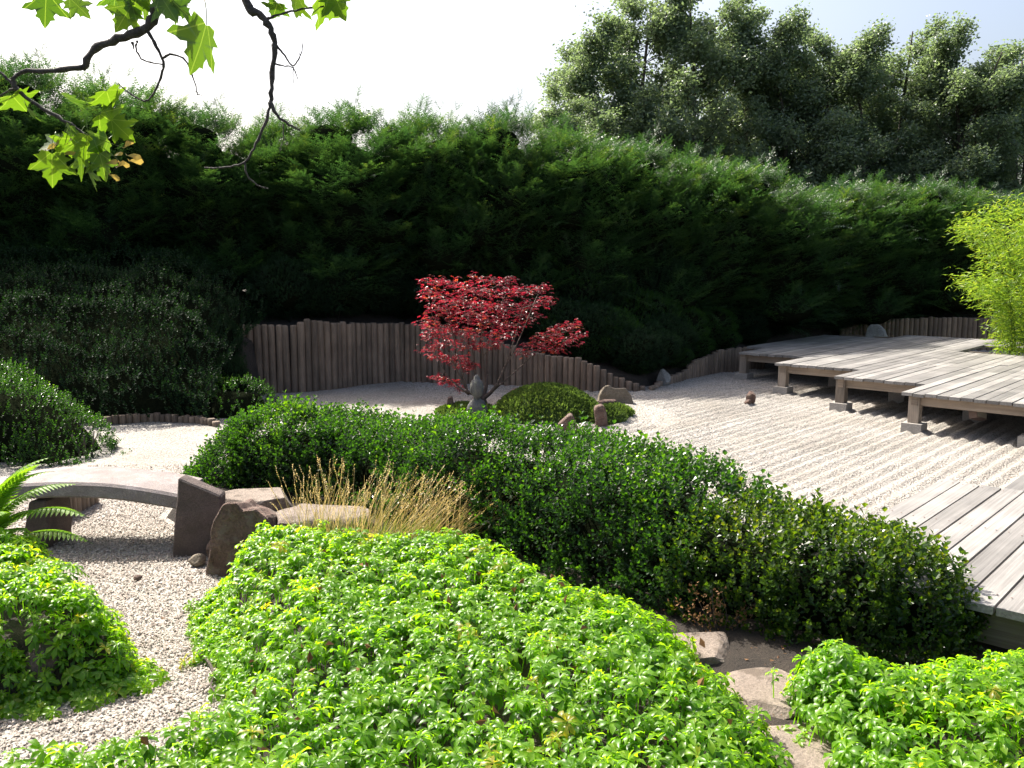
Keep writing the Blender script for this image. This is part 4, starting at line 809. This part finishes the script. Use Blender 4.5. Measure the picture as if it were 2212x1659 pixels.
for k, (x, y, rx, ry, dd) in enumerate(PADS):
    c = D(x, y, dd) - q0; s = dd / FPX; R3 = np.array([rx * s, rx * s * 1.0, ry * s * .8])
    f_ = min(nodes, key=lambda w: np.linalg.norm(w - c) + .35 * max(0, w[2] - c[2]) + .12 * np.linalg.norm(w)); L_ = np.linalg.norm(c - f_)
    mid = f_ * .45 + c * .55 + np.array([0, 0, -.10 if c[2] - f_[2] < L_ * .4 else .03]) * L_ + rng.normal(size=3) * .12 * L_
    br_ = curve([f_, mid, c], 5); wood.add(*tube(br_, np.linspace(max(.005, .017 - .009 * np.linalg.norm(c)), max(.003, .012 - .008 * np.linalg.norm(c)), len(br_)), 5)); nodes += [c, br_[5]]
    for j in range(8):
        e_ = c + unit(rng.normal(size=3)) * R3 * rng.uniform(.6, 1.1); wood.add(*tube([br_[-3] * .5 + c * .5, (c + e_) / 2 + rng.normal(size=3) * .02, e_], [.004, .003, .0015], 3))
    n = int(105 * (rx * ry / 500.0) ** .8) if y < 765 else int(110 * (rx * ry / 250.0)); u = unit(rng.normal(size=(n, 3))) * (rng.random(n) ** .42)[:, None]; u[:, 2] = np.round(u[:, 2] * 2.2) / 2.2 + rng.normal(size=n) * .06
    P = c + u * R3 * 1.25 + rng.normal(size=(n, 3)) * .02; d = unit(np.concatenate([unit(u[:, :2] + rng.normal(size=(n, 2)) * .5), rng.uniform(-.75, .05, (n, 1))], 1))
    red = .28 if (x < 1080 and y < 700) or x > 1150 and y > 690 else .12; tint = np.clip(red + .20 + rng.normal(size=n) * .27 + (.25 if y > 690 and x < 1140 else 0) * rng.random(n), 0, 1)
    pa = scatter(STAR, P, d, rng.uniform(.8, 1.35, n), tint, rng, spin=False)
    for V_, T_ in zip(pa.V, pa.T): pass
    off = 0; leafP.add(np.concatenate(pa.V), [np.concatenate(pa.F[3])], np.concatenate(pa.T))
link('trunk', wood.mesh('maple_wood', True), 'acerbark', rm); link('crown', leafP.mesh('maple_crown'), 'acer', rm)

# ================================================================== BAMBOO
pb = be(18.75, -3.55, .0); bz = thing('bamboo_clump', 'bright lime green bamboo clump growing through the far deck', 'bamboo', pb)
rng = np.random.default_rng(97); wood = Parts(); Ps = []
for i in range(46):
    a = rng.uniform(0, 6.28); r0 = rng.uniform(.1, .75); b0 = np.array([math.cos(a) * r0, math.sin(a) * r0 * .8, -.1]); L = rng.uniform(1.6, 3.6); out = rng.uniform(.25, .95)
    pts = curve([b0, b0 + np.array([math.cos(a) * out * .22, math.sin(a) * out * .22, L * .5]), b0 + np.array([math.cos(a) * out * .8, math.sin(a) * out * .8, L * .86]), b0 + np.array([math.cos(a) * out * 1.25, math.sin(a) * out * 1.25, L * .92])], 5)
    wood.add(*tube(pts, np.linspace(.010, .003, len(pts)), 5))
    n = 620; t = rng.uniform(.12, 1.0, n) * (len(pts) - 1.001); k = t.astype(int); P = pts[k] + (pts[k + 1] - pts[k]) * (t % 1)[:, None]; w = unit(rng.normal(size=(n, 3)) + np.array([math.cos(a), math.sin(a), .1]) * .7) * rng.uniform(.05, .42, (n, 1)); Ps.append(P + w)
P = np.concatenate(Ps); P = P[P[:, 2] > .5]; n = len(P); d = unit(np.concatenate([rng.normal(size=(n, 2)) + P[:, :2] * .5, rng.uniform(-1.1, .35, (n, 1))], 1)); tint = np.clip(.55 + rng.normal(size=n) * .2, 0, 1)
link('culms', wood.mesh('bamboo_culms', True), 'grass', bz); link('leaves', scatter([one(.115, .017, .25, .35, .1)], P, d, rng.uniform(.7, 1.3, n), tint, rng).mesh('bamboo_leaves'), 'bamboo', bz)
for f_ in wood.F: pass

# ================================================================== GROUND COVER
TOP_C = [(-2.0, 5.6), (-1.88, 5.1), (-1.68, 4.65), (-1.42, 4.2), (-1.26, 3.7), (-1.32, 3.42), (-1.54, 3.2), (-1.88, 3.02), (-2.4, 2.75), (-2.9, 2.4), (-2.9, 1.9), (.85, 1.9), (.95, 2.85), (1.04, 3.18), (.98, 3.65), (.77, 4.3), (.2, 4.95), (-.20, 5.45), (-.45, 5.72), (-.85, 5.60), (-1.25, 5.72), (-1.7, 5.85)]
TOP_R = [(1.20, 3.62), (1.26, 3.2), (1.24, 2.8), (1.2, 1.9), (3.6, 1.9), (3.6, 3.4), (2.6, 3.92), (1.95, 3.78), (1.62, 3.62), (1.42, 3.86)]
TOP_L = [(-3.9, 6.2), (-3.35, 5.72), (-2.8, 5.2), (-2.24, 4.72), (-1.92, 4.42), (-1.97, 4.22), (-2.34, 4.06), (-2.65, 3.95), (-3.6, 3.78), (-5.2, 3.7), (-5.2, 6.2)]
def cover(name, label, poly, hf, lift, seed, dens=232, mean=.52, dome=None, hang=(3, .17, .30)):
    rng = np.random.default_rng(seed); Q = np.array(poly); lo, hi = Q.min(0), Q.max(0); s = 1 / math.sqrt(dens)
    X, Y = np.meshgrid(np.arange(lo[0], hi[0], s), np.arange(lo[1], hi[1], s)); x = X.ravel() + rng.normal(size=X.size) * s * .38; y = Y.ravel() + rng.normal(size=X.size) * s * .38
    dd = poly_dist(x, y, poly); k = (dd > -.03) & (y > 2.05) & (np.abs(x) < .62 * y + .35); x, y, dd = x[k], y[k], dd[k]
    P2 = np.stack([x, y, 0 * x], -1); h = hf(x, y) + lift * (.35 + .65 * sstep(-.05, .28, dd)) + .045 * Noise3(seed, 3.6)(P2) + rng.normal(size=len(x)) * .026
    if dome is not None: h = h + dome(x, y)
    # extra shoots hanging down the rim
    kr, wr, dr_ = hang; m = (dd < wr); xr = np.repeat(x[m], kr); yr = np.repeat(y[m], kr); hr = np.repeat(h[m], kr) - rng.uniform(.03, dr_, m.sum() * kr); hr = np.maximum(hr, .03)
    P = np.concatenate([np.stack([x, y, h], 1), np.stack([xr + rng.normal(size=len(xr)) * .05, yr + rng.normal(size=len(xr)) * .05, hr], 1)])
    g2 = .02; ddx = (poly_dist(P[:, 0] + g2, P[:, 1], poly) - poly_dist(P[:, 0] - g2, P[:, 1], poly)) / (2 * g2); ddy = (poly_dist(P[:, 0], P[:, 1] + g2, poly) - poly_dist(P[:, 0], P[:, 1] - g2, poly)) / (2 * g2)
    ed = 1 - sstep(0, .25, poly_dist(P[:, 0], P[:, 1], poly)); d = np.stack([-ddx * ed * .8, -ddy * ed * .8, np.ones(len(P))], 1) + rng.normal(size=P.shape) * .22
    tint = np.clip(mean + .10 * Noise3(seed + 1, 2.5)(P) + rng.normal(size=len(P)) * .11 + (rng.random(len(P)) < .010) * .5, 0, 1)
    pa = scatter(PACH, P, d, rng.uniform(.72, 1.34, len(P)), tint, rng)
    n = len(P); st_ = Parts(); b0 = P - np.array([0, 0, .004]); b1 = P + np.stack([rng.normal(size=n) * .02, rng.normal(size=n) * .02, np.full(n, -.16)], 1); w = .0028      # stems
    V = np.stack([b0 + [w, 0, 0], b0 - [w, 0, 0], b1 - [w, 0, 0], b1 + [w, 0, 0]], 1).reshape(-1, 3); pa.add(V, [np.arange(4 * n).reshape(-1, 4)], .3)
    return tag(link(name, pa.mesh(name, True), 'pach'), label, 'ground cover', kind='stuff')
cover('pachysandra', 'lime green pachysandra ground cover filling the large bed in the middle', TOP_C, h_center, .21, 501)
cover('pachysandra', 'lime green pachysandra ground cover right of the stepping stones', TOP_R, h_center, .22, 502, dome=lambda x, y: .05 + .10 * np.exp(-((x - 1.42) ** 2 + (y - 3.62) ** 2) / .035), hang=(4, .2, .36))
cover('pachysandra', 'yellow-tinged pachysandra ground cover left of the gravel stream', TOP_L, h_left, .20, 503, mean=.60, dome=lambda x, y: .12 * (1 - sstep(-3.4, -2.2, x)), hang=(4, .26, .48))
# ------------------------------------------------------------------ pebbles of the dry stream
rng = np.random.default_rng(510); n = 84000; x = rng.uniform(-4.6, -.9, n); y = rng.uniform(3.2, 9.4, n); k = (poly_dist(x, y, BED_C) < .03) & (poly_dist(x, y, BED_L) < .03) & (np.abs(x) < .62 * y + .2); x, y = x[k], y[k]; n = len(x)
OV = np.array([(1, 0, 0), (-1, 0, 0), (0, 1, 0), (0, -1, 0), (0, 0, 1), (0, 0, -1)], float); OV = np.concatenate([OV]) ; OF = np.array([(0, 2, 4), (2, 1, 4), (1, 3, 4), (3, 0, 4)])
P = np.stack([x, y, rng.uniform(-.004, .006, n)], 1); Mx = frames(rng.normal(size=(n, 3)) * .35 + [0, 0, 1], rng, rng.uniform(.5, 1.35, n) * .0082); Mx = Mx * rng.uniform(.65, 1.25, (n, 1, 3))
V, F, tt = inst((OV, [OF], np.zeros(6)), Mx, P, rng.random(n)); o = tag(link('pebbles', np_mesh('pebbles', V, F, tt, True), 'pebble'), 'small pale brown pebbles covering the dry stream bed', 'pebbles', kind='stuff')

# ================================================================== SMALL PLANTS
# golden grass
q = np.array([-1.02, 5.72, .22]); gr = thing('ornamental_grass', 'tuft of golden dry grass with feathery seed heads behind the lime bed', 'grass', q)
def blades(rng, n, base_r, L, lean, w, seed_head=0.0):
    p = Parts()
    for i in range(n):
        a = rng.uniform(0, 6.28); r0 = base_r * rng.random() ** .5; b0 = np.array([math.cos(a) * r0 * 1.7, math.sin(a) * r0 * .7, 0]); l = L * rng.uniform(.6, 1.08)
        dr = np.array([math.cos(a) * .25 + lean[0] * rng.uniform(-.3, 1.6), math.sin(a) * .25 + lean[1] + rng.normal() * .15, 1.0]); dr = unit(dr); side = unit(np.cross(dr, rng.normal(size=3))); sag = np.array([dr[0], dr[1], -.35]) * l * rng.uniform(.05, .22)
        pts = [b0, b0 + dr * l * .5, b0 + dr * l + sag]; ww = [w, w * .8, w * .35]; V = np.array([pp + side * wi * s for pp, wi in zip(pts, ww) for s in (-1, 1)]); t = rng.uniform(0, 1)
        p.add(V, [np.array([(0, 1, 3, 2), (2, 3, 5, 4)])], t)
        if rng.random() < seed_head:
            tip = unit(pts[2] - pts[1]); s0 = pts[2]
            for j in range(6):
                c = s0 - tip * .014 * j; s2 = unit(np.cross(tip, rng.normal(size=3))); e_ = c + (tip * .8 + s2 * .5) * .018; m_ = (c + e_) / 2; s3 = np.cross(tip, s2) * .004
                p.add(np.array([c, m_ + s3, e_, m_ - s3]), [np.array([(0, 1, 2, 3)])], min(1, t + .2))
    return p
rng = np.random.default_rng(520)
tag(link('stems', blades(rng, 330, .25, .66, (.45, .06), .0019, .8).mesh('grass_stems'), 'straw', gr), kind='stuff')
tag(link('blades', blades(rng, 700, .26, .30, (.2, -.05), .0022).mesh('grass_blades'), 'grass', gr), kind='stuff')
q = np.array([-.50, 5.85, .22]); gr2 = thing('ornamental_grass', 'sparser golden grass tuft leaning right toward the dark hedge', 'grass', q)
tag(link('stems', blades(rng, 150, .10, .58, (.85, .05), .002, .7).mesh('grass_stems'), 'straw', gr2), kind='stuff')
tag(link('blades', blades(rng, 260, .14, .22, (.3, -.05), .002).mesh('grass_blades'), 'grass', gr2), kind='stuff')
# fine horsetail-like weed in the bed
q = G(1010, 1345, .45); hw = thing('feathery_weed', 'fine feathery bluish green weed growing up through the lime bed', 'plant', (q[0], q[1], .25)); tag(link('blades', blades(rng, 170, .07, .27, (.05, 0), .0013).mesh('weed_blades'), 'grass', hw), kind='stuff')
# fern fronds
def frond(L, seed, curl=.9):
    r = np.random.default_rng(seed); p = Parts(); n = 24; y = z = 0.0; a = 1.15; pts = []
    for i in range(n + 1):
        pts.append((0, y, z)); y += L / n * math.cos(a); z += L / n * math.sin(a); a -= curl * 1.5 / n
    pts = np.array(pts); p.add(*tube(pts, np.linspace(.0035, .001, n + 1), 4), .2)
    for i in range(2, n):
        t = i / n; l = L * .26 * math.sin(math.pi * min(1, t * .92 + .12)) ** .8 * (1.05 - .45 * t) ; tg = unit(pts[i + 1] - pts[i - 1] if i < n else pts[i] - pts[i - 1])
        for s in (-1, 1):
            dr = unit(np.array([s, 0, 0]) + tg * .45 + np.array([0, 0, -.12])); nrm = np.cross(dr, tg); m_ = pts[i] + dr * l * .45; e_ = pts[i] + dr * l - np.array([0, 0, .12 * l]); w = L / n * .46
            p.add(np.array([pts[i] - tg * w * .8, m_ - tg * w, e_, m_ + tg * w, pts[i] + tg * w * .8]), [np.array([(0, 1, 2), (0, 2, 4), (4, 2, 3)])], float(np.clip(.5 + r.normal() * .2, 0, 1)))
    return p.mesh('frond')
q = D(-26, 1160, 5.4); fe = thing('fern', 'bright green fern arching over the left bed beside the bridge', 'fern', (q[0], q[1], .25))
FR = [frond(.66, 530), frond(.54, 531)]
for k, (az, tilt, zz, s) in enumerate([(-78, .25, .32, .95), (-98, .05, .18, .85), (-60, -.15, .30, .9), (-120, -.1, .12, .95), (-85, -.45, .12, 1.0), (-30, .1, .2, .8), (-140, .0, .2, .85), (-110, -.5, .04, .95), (60, .1, .2, .9), (150, .1, .2, .9), (-70, -.75, .0, 1.0), (-88, .1, .34, 1.05), (-105, .3, .28, 1.0), (-50, .35, .3, .9), (-95, -.3, .22, 1.1)]):
    o = link('frond', FR[k % 2], 'fern', fe); o.location = (.02 * k % .05, 0, zz); o.rotation_euler = (tilt, 0, R(az)); o.scale = (s, s, s)
p_ = Parts(); p_.add(*lathe([(.001, -.08), (.06, -.08), (.05, .18), (.03, .36), (.001, .38)], 8)); link('crown_base', p_.mesh('fern_base', True), 'bark', fe)
# dry brownish sprays at the foot of the hedge end, and a lighter leafy sprig
for k, (x, y, d_, col, lab) in enumerate([(1560, 1300, 4.45, 'litter', 'dry reddish boxwood twig spray at the foot of the hedge')]):
    q = D(x, y, d_); t = thing('dry_spray', lab, 'twig', (q[0], q[1], .2)); rng = np.random.default_rng(541); p = Parts(); tips = []
    for j in range(9):
        e_ = np.array([rng.normal() * .10 - .05, -.06 + rng.normal() * .03, rng.uniform(.18, .42)]); p.add(*tube(curve([(0, 0, -.02), e_ * .5 + rng.normal(size=3) * .02, e_], 3), np.linspace(.004, .0015, 7), 4)); tips.append(e_)
    tp = np.array(tips); n = 260; kk = rng.integers(0, 9, n); u = rng.uniform(.35, 1, n)[:, None]; P = tp[kk] * u + rng.normal(size=(n, 3)) * .018
    link('twigs', p.mesh('spray_twigs'), 'bark', t); link('leaves', scatter([one(.02, .011)], P, rng.normal(size=(n, 3)) + [0, -.3, .8], rng.uniform(.8, 1.2, n), rng.uniform(.5, 1, n), rng).mesh('spray_leaves'), 'litter', t)
# fallen twig on the gravel stream
pts = [G(a, b_, .02) for a, b_ in ((425, 1408), (452, 1432), (462, 1462), (455, 1478), (466, 1498))]; p = Parts(); p.add(*tube(curve(pts, 4), np.linspace(.010, .004, 17), 6)); p.add(*tube(curve([G(455, 1478, .02), G(440, 1490, .02), G(415, 1505, .015)], 4), np.linspace(.005, .002, 9), 5)); b0 = pts[2]; b0 = np.array([b0[0], b0[1], 0])
p.V = [v - b0 for v in p.V]; o = link('fallen_twig', p.mesh('fallen_twig', True), 'bark'); o.location = tuple(b0); tag(o, 'bent fallen twig lying on the gravel stream', 'twig')
# dead leaves on soil and gravel
rng = np.random.default_rng(560)
n = 2200; x = rng.uniform(-.6, 3.0, n); y = rng.uniform(3.2, 7.2, n); P = np.stack([x, y, h_center(x, y) + .012], 1); k = (poly_dist(x, y, TOP_C) < -.02) & (poly_dist(x, y, BED_C) > .1)
tag(link('leaf_litter', scatter([one(.030, .018, .3), one(.03, .004, .2)], P[k], rng.normal(size=(k.sum(), 3)) * [1, 1, .15], rng.uniform(.35, 1.2, k.sum()), rng.random(k.sum()), rng, spin=False).mesh('leaf_litter'), 'litter'), 'scattered dead leaves on the bare soil under the hedge', 'leaves', kind='stuff')

# ================================================================== OVERHANGING MAPLE IN THE FOREGROUND
MD = 2.35
mt = thing('maple_tree', 'maple branches with lobed green leaves hanging into view overhead', 'tree', (-2.6, .6, .2))
mo = np.array([-2.6, .6, .2])
def W(x, y, d=MD): return D(x, y, d) - mo
p = Parts(); p.add(*tube(curve([(0, 0, -.3), (.05, .02, 1.0), (.12, .08, 2.2), (.1, .1, 3.6), (.0, .2, 4.6)], 4), np.linspace(.13, .06, 17), 10)); link('trunk', p.mesh('maple_trunk', True), 'darkbark', mt)
p = Parts()
def limb(pts, r0, r1): c = curve(pts, 5); g_ = np.random.default_rng(len(c)); p.add(*tube(c + g_.normal(size=c.shape) * .0016 * min(1, r1 / .003), np.linspace(r0, r1, len(c)) * (1 + .16 * g_.normal(size=len(c)).clip(-1, 2.2)), 7))
s1 = np.array([.12, .08, 2.6]); limb([s1, s1 + [.6, .7, .55], W(420, -190, 2.3), W(360, -60, 2.33), W(338, 15), W(318, 58), W(255, 84), W(205, 105), W(178, 148)], .021, .0075)
limb([W(180, 146), W(120, 152), W(48, 155), W(32, 185), W(80, 226), W(150, 268), W(186, 292)], .007, .0038)
limb([W(32, 185), W(5, 160), W(-25, 130)], .004, .002); limb([W(32, 190), W(-20, 215)], .0035, .002)
limb([W(316, 62), W(338, 100), W(352, 132), W(350, 160), W(330, 205), W(312, 218), W(285, 205), W(255, 180)], .0045, .0015)
limb([W(352, 124), W(372, 118), W(400, 130), W(418, 170), W(427, 205)], .0035, .0012); limb([W(296, 88), W(294, 105), W(310, 130), W(350, 140)], .003, .0015)
limb([W(427, 200), W(418, 196)], .0012, .0006); limb([W(427, 203), W(440, 208)], .0012, .0006); limb([W(285, 90), W(290, 108)], .004, .001)
limb([s1 + [0, 0, .5], s1 + [.9, .6, .9], W(480, -180, 2.3), W(530, 0), W(560, 30), W(584, 62), W(594, 100), W(588, 170), W(584, 222)], .015, .0048)
limb([W(584, 222), W(572, 268), W(548, 320), W(528, 350), W(490, 362), W(442, 363)], .0045, .0018); limb([W(528, 350), W(535, 380), W(560, 402), W(580, 408)], .003, .0012); limb([W(584, 222), W(600, 250), W(630, 272), W(648, 282)], .0055, .0018)
limb([W(592, 92), W(615, 120), W(632, 142), W(648, 122), W(655, 92)], .003, .0010); limb([W(592, 137), W(612, 142), W(632, 146), W(644, 172)], .0025, .0009); limb([W(578, 40), W(600, 32), W(650, 20), W(700, 15)], .004, .0018); limb([W(612, 268), W(612, 300), W(604, 325)], .0016, .0008); limb([W(634, 145), W(633, 165), W(636, 185)], .0012, .0006); limb([W(648, 120), W(645, 108)], .001, .0005)
link('branches', p.mesh('maple_branches', True), 'darkbark', mt)
def maple_leaf(seed, sz):
    """five-lobed toothed blade, base at the origin, tip along -z, slightly cupped"""
    r = np.random.default_rng(seed); half = [(0, .06), (.10, .0), (.30, -.02), (.34, .10), (.52, .16), (.36, .26), (.40, .36), (.58, .44), (.68, .62), (.50, .60), (.40, .62), (.28, .56), (.24, .66), (.28, .76), (.16, .80), (.10, .92), (0, 1.06)]
    pts = [(x, y) for x, y in half] + [(-x, y) for x, y in half[-2:0:-1]]; c = (0, .42); V = [(c[0], 0, -c[1])] + [(x * (1 + r.normal() * .03), .30 * abs(x) ** 1.5 + .10 * (y - .4) ** 2, -y) for x, y in pts]; n = len(pts)
    tb = r.uniform(.1, .9); lp_ = Parts(); lp_.add(np.array(V) * sz, [np.array([(0, 1 + i, 1 + (i + 1) % n) for i in range(n)])], tb); lp_.add(*tube(curve([(0, 0, -.05 * sz), (0, .12 * sz, .28 * sz), (.06 * sz, .30 * sz, .55 * sz)], 3), .0011, 4), 1.0)
    return lp_.mesh('leaf', True)
LV = [maple_leaf(i, .105) for i in range(5)]
for k, (x, y, s, rx_, ry_, rz_, d_) in enumerate([(100, -18, .80, .2, .15, .3, MD), (150, -5, .60, -.4, -.7, .9, MD), (272, -8, .55, .3, .5, -.6, MD), (285, 10, .75, .2, .6, .3, MD), (345, -12, .75, -.3, -.5, .4, MD), (370, 0, .6, .2, -.8, -.3, MD), (300, -30, .8, .3, .2, .6, MD), (448, 48, 1.35, .1, .36, 1.25, MD), (112, 328, .85, .25, .1, .3, MD), (230, 195, .85, 1.15, -.5, .5, MD), (128, 200, .80, 1.2, .3, -.4, MD), (25, 205, .85, 1.2, -.5, .3, MD), (215, 245, .80, .9, -.9, .2, MD), (240, 258, .70, .5, -.6, -.3, MD), (190, 290, .75, .3, .0, .8, MD), (150, 270, .55, .4, .4, -.5, MD), (215, 330, .70, .2, -.3, .9, MD), (180, 345, .8, .35, .25, -.9, MD), (690, -8, .95, .95, -1.1, .2, MD), (640, -12, .75, .8, .8, -.3, MD), (600, 5, .55, 1.0, .4, .3, MD), (715, -25, .8, .4, -.6, .4, MD), (60, 232, .5, 1.1, .9, 0, MD), (165, 300, .7, .7, .5, 1.4, MD + .05), (205, 305, .8, -.3, .4, 2.2, MD + .06), (130, 300, .6, .9, -.7, 2.0, MD + .05), (235, 300, .65, .2, 1.0, 1.2, MD + .04), (175, 325, .75, .1, -.2, 1.6, MD + .07), (255, 215, .6, 1.3, -.9, 1.0, MD), (320, -20, .7, .1, .1, 1.5, MD + .05), (250, -25, .7, .6, -.4, 1.1, MD + .05)]):
    o = link('leaf', LV[k % 5], 'bigmaple', mt); o.location = tuple(W(x, y, d_ - .02)); o.rotation_euler = (rx_, ry_, rz_); o.scale = (s, s, s)
for me in LV[:0]: pass
def samara(): 
    V = np.array([(0, 0, 0), (.006, .002, -.004), (.018, .003, .004), (.032, .002, .004), (.037, 0, -.003), (.030, -.001, -.011), (.014, -.001, -.007), (.004, -.003, -.006)]); return np_mesh('seed_wing', V, [np.array([list(range(8))])], np.full(8, .5))
SM = samara(); rs = random.Random(4)
for (x, y) in [(110, 318), (128, 330), (95, 322), (140, 312), (255, 345), (270, 330), (262, 318), (248, 360), (235, 372), (275, 342), (225, 350), (240, 335)]:
    o = link('seed_wing', SM, 'samara', mt); o.location = tuple(W(x, y)); o.rotation_euler = (rs.uniform(-.5, .5), rs.uniform(-.8, .8), rs.uniform(-.7, .7)); s = rs.uniform(.8, 1.15); o.scale = (s, s, s)
p = Parts()
for (x, y) in [(110, 318), (140, 312), (255, 345), (262, 318), (235, 352), (112, 330)]: p.add(*tube([W(186, 290) if x > 180 else W(150, 270), W(x, y)], .0008, 3))
link('seed_stalks', p.mesh('seed_stalks'), 'grass', mt)
# ------------------------------------------------------------------ nails in the near deck, fallen leaves on the gravel
rng = np.random.default_rng(570); p = Parts(); e = -2.038 + BW / 2; k = 0
while e < .6:
    for b_ in (4.84, 6.04, 7.14, 8.64):
        if k < 3 and b_ > 7.2: continue
        for o_ in (-.038, .038):
            q = be(b_ + rng.normal() * .008, e + o_ + rng.normal() * .004, DZ + .004) - org2; V, F = ICO[1]; p.add(V * np.array([.006, .006, .002]) + q, [F])
    e += BW; k += 1
tag(link('nails', p.mesh('nails'), 'lampbody', deck2), kind='stuff')
n = 150; x = np.concatenate([rng.uniform(-3.6, -1.2, 40), rng.uniform(.5, 6, 110)]); y = np.concatenate([rng.uniform(3.6, 9, 40), rng.uniform(6.5, 15, 110)]); P = np.stack([x, y, np.full(n, .022)], 1); kk = (poly_dist(x, y, BED_C) < -.05) & (poly_dist(x, y, BED_L) < -.05)
tag(link('fallen_leaves', scatter([one(.030, .018, .3)], P[kk], rng.normal(size=(kk.sum(), 3)) * [1, 1, .15], rng.uniform(.5, 1.2, kk.sum()), rng.random(kk.sum()), rng, spin=False).mesh('fallen_leaves'), 'litter'), 'few small brown fallen leaves lying on the gravel', 'leaves', kind='stuff')
n = 90; x = rng.uniform(-1.6, .9, n); y = rng.uniform(2.4, 5.4, n); kk = poly_dist(x, y, TOP_C) > .08; P = np.stack([x, y, h_center(x, y) + .22 + rng.normal(size=n) * .02], 1)[kk]
tag(link('dead_leaves', scatter([one(.05, .028, .35, .5, .2)], P, rng.normal(size=P.shape) + [0, 0, .4], rng.uniform(.5, 1.15, len(P)), rng.random(len(P)), rng).mesh('dead_leaves'), 'litter'), 'dry brown leaves caught in the lime ground cover', 'leaves', kind='stuff')
